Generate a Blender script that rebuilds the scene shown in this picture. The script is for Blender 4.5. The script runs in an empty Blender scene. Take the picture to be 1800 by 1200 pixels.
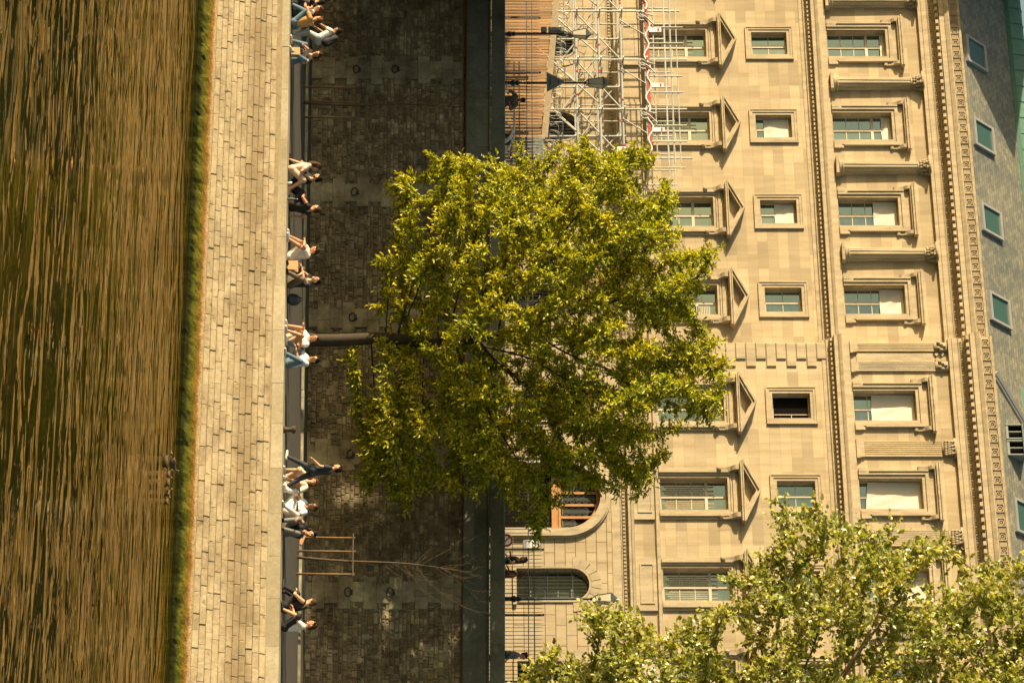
import bpy, math, random
import numpy as np
from math import pi, sin, cos, tan, atan, atan2, radians, sqrt
from mathutils import Vector, Matrix, noise, kdtree

random.seed(7)
C = bpy.context.scene.collection
scn = bpy.context.scene

# ------------------------------------------------------------------ camera
F = 5000.0; HZ = 790.0; TH = radians(25.5)
cam_d = bpy.data.cameras.new('camera'); cam = bpy.data.objects.new('camera', cam_d); C.objects.link(cam)
cam_d.sensor_fit = 'HORIZONTAL'; cam_d.sensor_width = 36.0; cam_d.lens = 100.0
cam_d.shift_x = 110.0 / 1800.0
cam_d.clip_start = 1.0; cam_d.clip_end = 6000.0
s_, c_ = sin(TH), cos(TH)
# the photograph was taken with the camera turned on its side: its right edge is the sky
cam.matrix_world = Matrix(((0, -c_, s_, 0), (0, -s_, -c_, 0), (1, 0, 0, 0), (0, 0, 0, 1)))
scn.camera = cam

# ------------------------------------------------------------------ light
SUN_DIR = Vector((0.78, 0.45, -0.185)).normalized()
EL = math.asin(-SUN_DIR.z)
world = bpy.data.worlds.new('World'); scn.world = world; world.use_nodes = True
wn = world.node_tree.nodes; wl = world.node_tree.links
wn.clear()
sky = wn.new('ShaderNodeTexSky'); sky.sky_type = 'NISHITA'; sky.sun_disc = False
sky.sun_elevation = EL; sky.sun_rotation = atan2(-SUN_DIR.x, -SUN_DIR.y)
sky.air_density = 1.0; sky.dust_density = 2.0; sky.ozone_density = 1.0
tint = wn.new('ShaderNodeMix'); tint.data_type = 'RGBA'; tint.blend_type = 'MULTIPLY'
tint.inputs[0].default_value = 1.0; tint.inputs[7].default_value = (1.0, 0.93, 0.74, 1)
bg = wn.new('ShaderNodeBackground'); bg.inputs['Strength'].default_value = 0.095
wo = wn.new('ShaderNodeOutputWorld')
wl.new(sky.outputs[0], tint.inputs[6]); wl.new(tint.outputs[2], bg.inputs['Color']); wl.new(bg.outputs[0], wo.inputs['Surface'])
sun_d = bpy.data.lights.new('sun', 'SUN'); sun_d.energy = 5.0; sun_d.angle = radians(0.5); sun_d.color = (1.0, 0.80, 0.515)
sun = bpy.data.objects.new('sun', sun_d); C.objects.link(sun)
sun.rotation_euler = SUN_DIR.to_track_quat('-Z', 'Y').to_euler()
sun.location = (-120, -40, 60)
scn.view_settings.view_transform = 'Standard'; scn.view_settings.look = 'None'
scn.view_settings.exposure = 0.95; scn.view_settings.gamma = 1.0
scn.render.engine = 'CYCLES'

# ------------------------------------------------------------------ helpers
def P(U, V, Y):
    """a pixel of the photograph (U along its height, V along its width) -> the point on the vertical plane y = Y"""
    a = (U - 600) / F
    x = Y * tan(atan(a) - TH); d = -x * sin(TH) + Y * cos(TH)
    return Vector((x, Y, (V - HZ) * d / F))

def tag(o, label=None, cat=None, group=None, kind=None):
    if label: o['label'] = label
    if cat: o['category'] = cat
    if group: o['group'] = group
    if kind: o['kind'] = kind
    return o

def empty(name, loc, label=None, cat=None, group=None, rz=0):
    o = bpy.data.objects.new(name, None); C.objects.link(o)
    o.empty_display_size = 0.3
    o.location = loc; o.rotation_euler = (0, 0, rz)
    return tag(o, label, cat, group)

def copy_tree(o, parent=None):
    c = o.copy(); C.objects.link(c)
    if parent: c.parent = parent
    for ch in list(o.children): copy_tree(ch, c)
    return c

def origin_of(o):
    v = Vector((0, 0, 0))
    while o is not None:
        v += Vector(o.location); o = o.parent
    return v

class MB:
    def __init__(s): s.v = []; s.f = []
    def add(s, vs, fs):
        b = len(s.v); s.v += [tuple(v) for v in vs]; s.f += [tuple(i + b for i in f) for f in fs]; return s
    def box(s, x0, x1, y0, y1, z0, z1):
        return s.add([(x0, y0, z0), (x1, y0, z0), (x1, y1, z0), (x0, y1, z0), (x0, y0, z1), (x1, y0, z1), (x1, y1, z1), (x0, y1, z1)],
                     [(0, 3, 2, 1), (4, 5, 6, 7), (0, 1, 5, 4), (1, 2, 6, 5), (2, 3, 7, 6), (3, 0, 4, 7)])
    def chbox(s, x0, x1, yf, yb, z0, z1, c):
        """a block whose front edges (towards -y) are chamfered"""
        return s.add([(x0, yb, z0), (x1, yb, z0), (x1, yb, z1), (x0, yb, z1), (x0, yf + c, z0), (x1, yf + c, z0), (x1, yf + c, z1), (x0, yf + c, z1),
                      (x0 + c, yf, z0 + c), (x1 - c, yf, z0 + c), (x1 - c, yf, z1 - c), (x0 + c, yf, z1 - c)],
                     [(0, 3, 2, 1), (8, 9, 10, 11), (0, 1, 5, 4), (1, 2, 6, 5), (2, 3, 7, 6), (3, 0, 4, 7), (4, 5, 9, 8), (5, 6, 10, 9), (6, 7, 11, 10), (7, 4, 8, 11)])
    def ring(s, x0, x1, z0, z1, w, y0, y1, bottom=True):
        s.box(x0 - w, x0, y0, y1, z0, z1); s.box(x1, x1 + w, y0, y1, z0, z1)
        s.box(x0 - w, x1 + w, y0, y1, z1, z1 + w)
        if bottom: s.box(x0 - w, x1 + w, y0, y1, z0 - w, z0)
        return s
    def prism_y(s, pts, y0, y1):
        """polygon in (x, z) extruded along y"""
        n = len(pts)
        vs = [(p[0], y0, p[1]) for p in pts] + [(p[0], y1, p[1]) for p in pts]
        return s.add(vs, [tuple(range(n)), tuple(range(2 * n - 1, n - 1, -1))] + [(i, i + n, (i + 1) % n + n, (i + 1) % n) for i in range(n)])
    def prism_x(s, pts, x0, x1):
        """polygon in (y, z) extruded along x"""
        n = len(pts)
        vs = [(x0, p[0], p[1]) for p in pts] + [(x1, p[0], p[1]) for p in pts]
        return s.add(vs, [tuple(range(n)), tuple(range(2 * n - 1, n - 1, -1))] + [(i, i + n, (i + 1) % n + n, (i + 1) % n) for i in range(n)])
    def prism_z(s, pts, z0, z1):
        n = len(pts)
        vs = [(p[0], p[1], z0) for p in pts] + [(p[0], p[1], z1) for p in pts]
        return s.add(vs, [tuple(range(n)), tuple(range(2 * n - 1, n - 1, -1))] + [(i, i + n, (i + 1) % n + n, (i + 1) % n) for i in range(n)])
    def tube(s, pts, r, n=8, cap=True):
        pts = [Vector(p) for p in pts]; m = len(pts)
        rs = r if isinstance(r, (list, tuple)) else [r] * m
        prev = None; base = len(s.v)
        for i, p in enumerate(pts):
            t = (pts[min(i + 1, m - 1)] - pts[max(i - 1, 0)])
            if t.length < 1e-9: t = Vector((0, 0, 1))
            t.normalize()
            if prev is None:
                a = Vector((0, 0, 1)) if abs(t.z) < 0.9 else Vector((1, 0, 0))
                u = t.cross(a).normalized()
            else:
                u = (prev - t * prev.dot(t))
                u = u.normalized() if u.length > 1e-6 else t.orthogonal().normalized()
            prev = u; w = t.cross(u)
            for k in range(n):
                a = 2 * pi * k / n
                s.v.append(tuple(p + (u * cos(a) + w * sin(a)) * rs[i]))
        for i in range(m - 1):
            for k in range(n):
                a = base + i * n + k; b = base + i * n + (k + 1) % n
                s.f.append((a, b, b + n, a + n))
        if cap:
            s.f.append(tuple(base + k for k in range(n - 1, -1, -1))); s.f.append(tuple(base + (m - 1) * n + k for k in range(n)))
        return s
    def lathe(s, prof, c=(0, 0, 0), n=16):
        """profile of (r, z) turned about a vertical axis"""
        base = len(s.v); m = len(prof)
        for r, z in prof:
            for k in range(n):
                a = 2 * pi * (k + 0.5) / n
                s.v.append((c[0] + r * cos(a), c[1] + r * sin(a), c[2] + z))
        for i in range(m - 1):
            for k in range(n):
                a = base + i * n + k; b = base + i * n + (k + 1) % n
                s.f.append((a, b, b + n, a + n))
        s.f.append(tuple(base + k for k in range(n - 1, -1, -1))); s.f.append(tuple(base + (m - 1) * n + k for k in range(n)))
        return s
    def ball(s, c, rx, ry=None, rz=None, M=None, nu=10, nv=7):
        ry = rx if ry is None else ry; rz = rx if rz is None else rz
        base = len(s.v); c = Vector(c)
        def put(p):
            p = Vector(p)
            if M is not None: p = M @ p
            s.v.append(tuple(c + p))
        put((0, 0, -rz))
        for j in range(1, nv):
            t = -pi / 2 + pi * j / nv
            for k in range(nu):
                a = 2 * pi * k / nu
                put((rx * cos(t) * cos(a), ry * cos(t) * sin(a), rz * sin(t)))
        put((0, 0, rz))
        top = len(s.v) - 1
        for k in range(nu): s.f.append((base, base + 1 + (k + 1) % nu, base + 1 + k))
        for j in range(nv - 2):
            for k in range(nu):
                a = base + 1 + j * nu + k; b = base + 1 + j * nu + (k + 1) % nu
                s.f.append((a, b, b + nu, a + nu))
        o = base + 1 + (nv - 2) * nu
        for k in range(nu): s.f.append((o + k, o + (k + 1) % nu, top))
        return s
    def cap(s, p0, r0, p1, r1, n=10):
        """tapered capsule"""
        p0 = Vector(p0); p1 = Vector(p1); d = p1 - p0
        if d.length < 1e-6: return s.ball(p0, max(r0, r1))
        t = d.normalized(); pts = []; rs = []
        for a in (80, 55, 28): pts.append(p0 - t * r0 * sin(radians(a))); rs.append(r0 * cos(radians(a)))
        pts += [p0, p1]; rs += [r0, r1]
        for a in (28, 55, 80): pts.append(p1 + t * r1 * sin(radians(a))); rs.append(r1 * cos(radians(a)))
        return s.tube(pts, rs, n)
    def build(s, name, m, parent=None, smooth=False):
        me = bpy.data.meshes.new(name)
        off = origin_of(parent) if parent is not None else Vector((0, 0, 0))
        vs = s.v if off.length < 1e-9 else [(v[0] - off.x, v[1] - off.y, v[2] - off.z) for v in s.v]
        me.from_pydata(vs, [], s.f); me.update()
        if m: me.materials.append(m)
        if smooth: me.polygons.foreach_set('use_smooth', [True] * len(me.polygons))
        o = bpy.data.objects.new(name, me); C.objects.link(o)
        if parent is not None: o.parent = parent
        return o
    def local(s, name, m, parent=None, smooth=False):
        """like build, for vertices already in the parent's own frame"""
        me = bpy.data.meshes.new(name); me.from_pydata(s.v, [], s.f); me.update()
        if m: me.materials.append(m)
        if smooth: me.polygons.foreach_set('use_smooth', [True] * len(me.polygons))
        o = bpy.data.objects.new(name, me); C.objects.link(o)
        if parent is not None: o.parent = parent
        return o

# ------------------------------------------------------------------ materials
class NT:
    def __init__(s, name):
        s.m = bpy.data.materials.new(name); s.m.use_nodes = True
        s.n = s.m.node_tree.nodes; s.l = s.m.node_tree.links
        s.b = s.n['Principled BSDF']; s.out = s.n['Material Output']
        s.geo = s.n.new('ShaderNodeNewGeometry')
    def node(s, t, **kw):
        n = s.n.new(t)
        for k, v in kw.items(): setattr(n, k, v)
        return n
    def pos(s, scale=(1, 1, 1), loc=(0, 0, 0), rot=(0, 0, 0), src=None):
        mp = s.node('ShaderNodeMapping')
        mp.inputs['Scale'].default_value = scale; mp.inputs['Location'].default_value = loc; mp.inputs['Rotation'].default_value = rot
        s.l.new(src or s.geo.outputs['Position'], mp.inputs['Vector']); return mp.outputs[0]
    def noise(s, scale, detail=4, rough=0.6, vec=None, dist=0.0):
        n = s.node('ShaderNodeTexNoise'); n.inputs['Scale'].default_value = scale; n.inputs['Detail'].default_value = detail
        n.inputs['Roughness'].default_value = rough; n.inputs['Distortion'].default_value = dist
        s.l.new(vec or s.geo.outputs['Position'], n.inputs['Vector']); return n.outputs['Fac']
    def ramp(s, fac, stops, interp='LINEAR'):
        r = s.node('ShaderNodeValToRGB'); r.color_ramp.interpolation = interp
        el = r.color_ramp.elements
        while len(el) < len(stops): el.new(0.5)
        for e, (p, c) in zip(el, stops):
            e.position = p; e.color = (c[0], c[1], c[2], 1) if isinstance(c, (tuple, list)) else (c, c, c, 1)
        s.l.new(fac, r.inputs[0]); return r.outputs[0]
    def mix(s, a, b, fac, mode='MIX'):
        m = s.node('ShaderNodeMix'); m.data_type = 'RGBA'; m.blend_type = mode
        for sock, v in ((0, fac), (6, a), (7, b)):
            if isinstance(v, (int, float)): m.inputs[sock].default_value = v
            elif isinstance(v, (tuple, list)): m.inputs[sock].default_value = (v[0], v[1], v[2], 1)
            else: s.l.new(v, m.inputs[sock])
        return m.outputs[2]
    def math(s, op, a, b=0.0, clamp=False):
        m = s.node('ShaderNodeMath'); m.operation = op; m.use_clamp = clamp
        for i, v in enumerate((a, b)):
            if isinstance(v, (int, float)): m.inputs[i].default_value = v
            else: s.l.new(v, m.inputs[i])
        return m.outputs[0]
    def bump(s, h, strength=0.3, dist=0.01, nrm=None):
        b = s.node('ShaderNodeBump'); b.inputs['Strength'].default_value = strength; b.inputs['Distance'].default_value = dist
        s.l.new(h, b.inputs['Height'])
        if nrm is not None: s.l.new(nrm, b.inputs['Normal'])
        s.l.new(b.outputs[0], s.b.inputs['Normal']); return b.outputs[0]
    def col(s, c):
        if isinstance(c, (tuple, list)): s.b.inputs['Base Color'].default_value = (c[0], c[1], c[2], 1)
        else: s.l.new(c, s.b.inputs['Base Color'])
    def set(s, **kw):
        for k, v in kw.items(): s.b.inputs[k.replace('_', ' ')].default_value = v
        return s.m

def mul(c, k): return tuple(x * k for x in c)

def mat_simple(name, c, rough=0.7, var=0.25, scale=6.0, metallic=0.0, bump=0.0):
    t = NT(name)
    n = t.noise(scale, 5, 0.65)
    t.col(t.ramp(n, [(0.25, mul(c, 1 - var)), (0.75, mul(c, 1 + var))]))
    if bump: t.bump(t.noise(scale * 4, 4), bump, 0.01)
    return t.set(Roughness=rough, Metallic=metallic)

def mat_ashlar(name, c, bw, bh, mortar=0.012, dark=0.55, var=0.10, off=(0, 0, 0), bumpd=0.0):
    """coursed stone: brick pattern on the wall's own x and z"""
    t = NT(name)
    v = t.pos(rot=(radians(-90), 0, 0), loc=off)       # x, z -> x, y
    b = t.node('ShaderNodeTexBrick'); t.l.new(v, b.inputs['Vector'])
    b.inputs['Scale'].default_value = 1.0; b.inputs['Mortar Size'].default_value = mortar
    b.inputs['Mortar Smooth'].default_value = 0.2
    b.inputs['Brick Width'].default_value = bw; b.inputs['Row Height'].default_value = bh; b.inputs['Bias'].default_value = 0.0
    b.inputs['Color1'].default_value = (*mul(c, 1 - var), 1); b.inputs['Color2'].default_value = (*mul(c, 1 + var), 1)
    b.inputs['Mortar'].default_value = (*mul(c, dark), 1)
    big = t.noise(0.35, 4, 0.6)
    streak = t.noise(1.0, 5, 0.7, vec=t.pos(scale=(2.6, 2.6, 0.22)))
    fine = t.noise(22, 3, 0.6)
    col = t.mix(b.outputs['Color'], t.ramp(streak, [(0.3, (0.72, 0.68, 0.62)), (0.6, 1.0)]), 0.85, 'MULTIPLY')
    col = t.mix(col, t.ramp(big, [(0.3, (0.88, 0.86, 0.82)), (0.7, (1.06, 1.04, 1.0))]), 0.8, 'MULTIPLY')
    col = t.mix(col, t.ramp(fine, [(0.25, 0.86), (0.75, 1.08)]), 0.8, 'MULTIPLY')
    t.col(col)
    h = t.math('MULTIPLY', b.outputs['Fac'], -1.0) if bumpd else fine
    if bumpd:
        n1 = t.bump(fine, 0.15, 0.004)
        t.bump(h, 0.9, bumpd, n1)
    else: t.bump(fine, 0.2, 0.006)
    return t.set(Roughness=0.9)

def mat_trim(name, c, var=0.16):
    t = NT(name)
    streak = t.noise(1.0, 5, 0.7, vec=t.pos(scale=(4, 4, 0.7)))
    fine = t.noise(18, 4, 0.6)
    col = t.mix(t.ramp(streak, [(0.28, mul(c, 1 - var * 1.6)), (0.66, mul(c, 1 + var * 0.5))]), t.ramp(fine, [(0.25, 0.82), (0.75, 1.08)]), 0.8, 'MULTIPLY')
    t.col(col); t.bump(fine, 0.25, 0.006)
    return t.set(Roughness=0.9)

def mat_blocks(name, c1, c2, c3, dirt=0.5, dirtcol=(0.10, 0.085, 0.05), bump=0.6, fs=14.0, bscale=0.5, pits=False, blotch=False):
    """separate stones: every island its own tone, pits and stains across them"""
    t = NT(name)
    r = t.ramp(t.geo.outputs['Random Per Island'], [(0.0, c1), (0.5, c2), (1.0, c3)])
    fine = t.noise(fs, 5, 0.7); st = t.noise(bscale, 6, 0.72, vec=t.pos(scale=(1, 1, 1.6)))
    col = t.mix(r, t.ramp(fine, [(0.2, 0.62), (0.7, 1.15)]), 0.85, 'MULTIPLY')
    col = t.mix(col, dirtcol, t.math('MULTIPLY', t.ramp(st, [(0.46, 0.0), (0.68, 1.0)]), dirt))
    if blotch:
        bn = t.noise(0.45, 4, 0.65); bc = t.noise(1.7, 4, 0.7)
        col = t.mix(col, t.ramp(bn, [(0.34, (0.60, 0.56, 0.50)), (0.5, (1.0, 1.0, 1.0)), (0.66, (1.25, 1.28, 1.22))]), 0.9, 'MULTIPLY')
        col = t.mix(col, t.ramp(bc, [(0.36, (0.62, 0.58, 0.52)), (0.6, (1.2, 1.18, 1.12))]), 0.8, 'MULTIPLY')
    if pits:
        pn = t.noise(3.3, 5, 0.75)
        col = t.mix(col, mul(dirtcol, 0.8), t.ramp(pn, [(0.60, 0.0), (0.70, 0.85)]))
        sx = t.node('ShaderNodeSeparateXYZ'); t.l.new(t.geo.outputs['Position'], sx.inputs[0])
        zz = t.math('ADD', sx.outputs[2], t.math('MULTIPLY', t.noise(1.4, 5, 0.7), 0.8))
        band = t.ramp(t.math('MULTIPLY', t.math('ADD', zz, 6.4), 0.625), [(0.40, 0.0), (0.62, 0.62), (0.78, 0.55), (0.92, 0.0)])
        col = t.mix(col, (0.20, 0.145, 0.075), band)
    t.col(col); t.bump(fine, bump, 0.02)
    return t.set(Roughness=0.92)

def mat_leaf(name, dark, mid, light, trans=0.45):
    t = NT(name)
    rnd = t.geo.outputs['Random Per Island']
    col = t.ramp(rnd, [(0.0, dark), (0.5, mid), (1.0, light)])
    cl = t.noise(0.8, 2, 0.5)
    col = t.mix(col, t.ramp(cl, [(0.3, (0.75, 0.85, 0.8)), (0.7, (1.25, 1.12, 1.0))]), 0.8, 'MULTIPLY')
    t.col(col); t.set(Roughness=0.42)
    tr = t.node('ShaderNodeBsdfTranslucent')
    hs = t.mix(col, (1.5, 1.5, 0.45), 1.0, 'MULTIPLY'); t.l.new(hs, tr.inputs['Color'])
    ms = t.node('ShaderNodeMixShader'); ms.inputs[0].default_value = trans
    t.l.new(t.b.outputs[0], ms.inputs[1]); t.l.new(tr.outputs[0], ms.inputs[2]); t.l.new(ms.outputs[0], t.out.inputs['Surface'])
    return t.m

STONE = (0.465, 0.39, 0.262)
M = {}
M['ashlar'] = mat_ashlar('ashlar limestone', STONE, 1.25, 0.43, 0.006, 0.72, 0.19, (0.3, 0.1, 0))
M['rustic'] = mat_ashlar('rusticated limestone', mul(STONE, 1.02), 0.86, 0.412, 0.012, 0.34, 0.05, (0.2, -0.01, 0), 0.03)
M['trim'] = mat_trim('carved limestone', mul(STONE, 0.98), 0.22)
M['trim_worn'] = mat_trim('weathered limestone', mul(STONE, 0.80), 0.22)
M['trim_dark'] = mat_trim('sooty limestone', mul(STONE, 0.55), 0.3)
M['wood_white'] = mat_simple('painted window wood', (0.52, 0.47, 0.37), 0.5, 0.12, 5)
M['sheet'] = mat_simple('white blind cloth', (0.60, 0.585, 0.52), 0.8, 0.05, 3)
M['iron'] = mat_simple('dark painted iron', (0.022, 0.022, 0.02), 0.45, 0.3, 12)
M['rust'] = mat_simple('rusty iron', (0.07, 0.042, 0.025), 0.8, 0.4, 20)
M['zinc'] = mat_simple('zinc sheet', (0.35, 0.36, 0.35), 0.45, 0.15, 3, 0.3)
M['copper'] = mat_simple('green copper sheet', (0.065, 0.18, 0.14), 0.6, 0.25, 2.5)
M['galv'] = mat_simple('galvanised tube', (0.50, 0.51, 0.49), 0.4, 0.12, 9, 0.15)
M['board'] = mat_simple('scaffold board', (0.34, 0.27, 0.17), 0.85, 0.3, 6)
M['red'] = mat_simple('red netting', (0.36, 0.035, 0.028), 0.7, 0.15, 9)
M['white'] = mat_simple('white paint', (0.76, 0.75, 0.70), 0.55, 0.06, 6)
M['paper'] = mat_simple('white notice', (0.72, 0.72, 0.70), 0.6, 0.05, 6)
M['doorwood'] = mat_simple('varnished oak', (0.42, 0.21, 0.07), 0.4, 0.25, 9)
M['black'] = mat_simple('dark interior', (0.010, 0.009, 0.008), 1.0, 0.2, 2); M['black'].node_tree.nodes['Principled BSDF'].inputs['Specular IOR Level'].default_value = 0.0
M['kraft'] = mat_simple('brown paper', (0.45, 0.28, 0.13), 0.8, 0.12, 8)
M['lampglass'] = mat_simple('frosted lantern glass', (0.58, 0.53, 0.42), 0.25, 0.06, 5)
M['signgrey'] = mat_simple('grey sign back', (0.20, 0.23, 0.22), 0.5, 0.12, 8)

def mk_glass():
    t = NT('window glass')
    n = t.noise(1.3, 3, 0.6)
    c = t.ramp(t.geo.outputs['Random Per Island'], [(0.0, (0.010, 0.012, 0.012)), (0.6, (0.05, 0.06, 0.055)), (1.0, (0.13, 0.14, 0.12))])
    t.col(t.mix(c, t.ramp(n, [(0.42, 0.35), (0.60, 1.4)]), 0.9, 'MULTIPLY'))  # blotches put uneven reflections and dark rooms into the colour
    t.bump(t.noise(1.7, 2, 0.5), 0.05, 0.02)
    t.set(Roughness=0.04, IOR=1.9)
    t.b.inputs['Specular IOR Level'].default_value = 1.0
    t.b.inputs['Specular Tint'].default_value = (0.75, 1.0, 0.98, 1)
    return t.m
M['glass'] = mk_glass()
M['glass_dim'] = M['glass'].copy(); M['glass_dim'].name = 'dim reflection glass'; M['glass_dim'].node_tree.nodes['Principled BSDF'].inputs['IOR'].default_value = 1.35  # same glass with its reflection turned down for the ground floor

def mk_slate():
    t = NT('roof slates')
    v = t.pos(rot=(radians(-45), 0, 0))
    b = t.node('ShaderNodeTexBrick'); t.l.new(v, b.inputs['Vector'])
    b.inputs['Scale'].default_value = 1.0; b.inputs['Brick Width'].default_value = 0.26; b.inputs['Row Height'].default_value = 0.17
    b.inputs['Mortar Size'].default_value = 0.008; b.inputs['Bias'].default_value = -0.1
    b.inputs['Color1'].default_value = (0.15, 0.16, 0.15, 1); b.inputs['Color2'].default_value = (0.27, 0.26, 0.205, 1)
    b.inputs['Mortar'].default_value = (0.07, 0.07, 0.06, 1)
    big = t.noise(0.5, 5, 0.6, vec=t.pos(scale=(1.2, 0.5, 0.5)))
    t.col(t.mix(b.outputs['Color'], t.ramp(big, [(0.3, (0.65, 0.70, 0.72)), (0.7, (1.15, 1.1, 0.95))]), 0.9, 'MULTIPLY'))
    t.bump(b.outputs['Fac'], -0.5, 0.015)
    return t.set(Roughness=0.6)
M['slate'] = mk_slate()

def mk_planks(name, c, w):
    t = NT(name)
    sx = t.node('ShaderNodeSeparateXYZ'); t.l.new(t.geo.outputs['Position'], sx.inputs[0])
    r = t.ramp(t.geo.outputs['Random Per Island'], [(0.0, mul(c, 0.62)), (0.45, c), (1.0, mul(c, 1.35))])
    g = t.noise(1.0, 5, 0.7, vec=t.pos(scale=(26, 6, 1.0)))
    t.col(t.mix(r, t.ramp(g, [(0.25, 0.62), (0.7, 1.1)]), 0.8, 'MULTIPLY')); t.bump(g, 0.3, 0.006)
    return t.set(Roughness=0.75)
M['planks'] = mk_planks('hoarding planks', (0.36, 0.205, 0.085), 0.14)

M['emb'] = mat_blocks('quay masonry', (0.37, 0.305, 0.195), (0.405, 0.337, 0.217), (0.44, 0.37, 0.24), 0.75, (0.15, 0.108, 0.056), 1.0, 8.0, 0.9, True)
M['cope'] = mat_blocks('quay coping stone', (0.32, 0.28, 0.185), (0.37, 0.325, 0.22), (0.47, 0.42, 0.30), 0.5, (0.24, 0.19, 0.11), 0.35, 12.0, 0.8)
M['rubble'] = mat_blocks('rubble wall stone', (0.17, 0.142, 0.09), (0.255, 0.216, 0.142), (0.39, 0.35, 0.25), 0.75, (0.115, 0.088, 0.052), 0.8, 7.0, 1.3, False, True)
M['chain'] = mat_blocks('dressed wall stone', (0.25, 0.245, 0.18), (0.31, 0.295, 0.215), (0.37, 0.34, 0.245), 0.8, (0.16, 0.14, 0.09), 0.3, 9.0, 0.8, False, True)
M['parapet'] = mat_blocks('parapet stone', (0.13, 0.14, 0.117), (0.16, 0.17, 0.14), (0.20, 0.204, 0.162), 0.7, (0.055, 0.052, 0.034), 0.3, 9.0, 0.6)
M['mortar'] = mat_simple('old mortar', (0.26, 0.205, 0.122), 0.95, 0.3, 7)
M['mortar_dark'] = mat_simple('dark mortar', (0.20, 0.168, 0.108), 0.95, 0.4, 9)
M['bark'] = mat_blocks('bark', (0.045, 0.034, 0.021), (0.055, 0.042, 0.026), (0.065, 0.05, 0.03), 0.6, (0.03, 0.025, 0.016), 0.9, 9.0, 3.0)
M['sapbark'] = mat_simple('sapling bark', (0.085, 0.058, 0.032), 0.85, 0.25, 8)
M['lamproof'] = mat_simple('dark green lantern metal', (0.055, 0.075, 0.07), 0.5, 0.15, 8)
M['roofglass'] = M['glass'].copy(); M['roofglass'].name = 'green roof glass'
_b = M['roofglass'].node_tree.nodes['Principled BSDF']
for _l in list(_b.inputs['Base Color'].links): M['roofglass'].node_tree.links.remove(_l)
_b.inputs['Base Color'].default_value = (0.045, 0.10, 0.08, 1); _b.inputs['IOR'].default_value = 1.5
M['twig'] = mat_simple('pale twig bark', (0.22, 0.16, 0.09), 0.8, 0.25, 8)
M['stake'] = mat_simple('debarked stake wood', (0.17, 0.108, 0.052), 0.8, 0.25, 5)
M['leaf_main'] = mat_leaf('spring leaves', (0.11, 0.145, 0.009), (0.38, 0.395, 0.016), (0.66, 0.61, 0.032), 0.30)
M['leaf_fore'] = mat_leaf('pale poplar leaves', (0.13, 0.17, 0.035), (0.32, 0.34, 0.10), (0.58, 0.56, 0.26), 0.38)
M['leaf_fore'].node_tree.nodes['Principled BSDF'].inputs['Roughness'].default_value = 0.27

def mk_pave(name, c, s=2.2):
    t = NT(name)
    v = t.node('ShaderNodeTexVoronoi'); v.feature = 'DISTANCE_TO_EDGE'; v.inputs['Scale'].default_value = s * 2.2
    t.l.new(t.geo.outputs['Position'], v.inputs['Vector'])
    n = t.noise(s, 5, 0.7); f = t.noise(25, 3)
    col = t.mix(t.ramp(n, [(0.3, mul(c, 0.7)), (0.7, mul(c, 1.2))]), t.ramp(v.outputs['Distance'], [(0.0, 0.5), (0.05, 1.0)]), 0.7, 'MULTIPLY')
    t.col(col); t.bump(f, 0.4, 0.01)
    return t.set(Roughness=0.9)
M['pave'] = mk_pave('quay paving setts', (0.075, 0.068, 0.052))
M['asphalt'] = mat_simple('street asphalt', (0.055, 0.052, 0.047), 0.9, 0.2, 4, 0, 0.3)
M['flag'] = mk_pave('pavement slabs', (0.24, 0.21, 0.16), 0.8)

def mk_algae():
    t = NT('wet algae')
    sx = t.node('ShaderNodeSeparateXYZ'); t.l.new(t.geo.outputs['Position'], sx.inputs[0])
    edge = t.noise(1.6, 5, 0.75)
    z = t.math('ADD', sx.outputs[2], t.math('MULTIPLY', t.math('SUBTRACT', edge, 0.5), 0.26))
    k = t.math('MULTIPLY', t.math('ADD', z, 7.50), 1.0 / 0.60)
    n = t.noise(26, 6, 0.8)
    col = t.ramp(k, [(0.0, (0.012, 0.014, 0.004)), (0.24, (0.022, 0.026, 0.005)), (0.38, (0.080, 0.085, 0.010)), (0.56, (0.115, 0.110, 0.013)), (0.66, (0.19, 0.105, 0.018)), (0.76, (0.24, 0.13, 0.035)), (0.87, (0.40, 0.31, 0.17))])  # dim waterline reflection is put into the darkened lowest stops
    t.col(t.mix(col, t.ramp(n, [(0.36, 0.30), (0.62, 1.45)]), 0.9, 'MULTIPLY'))
    t.bump(n, 0.8, 0.03)
    t.b.inputs['Specular IOR Level'].default_value = 0.1
    return t.set(Roughness=0.95)
M['algae'] = mk_algae()

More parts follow.
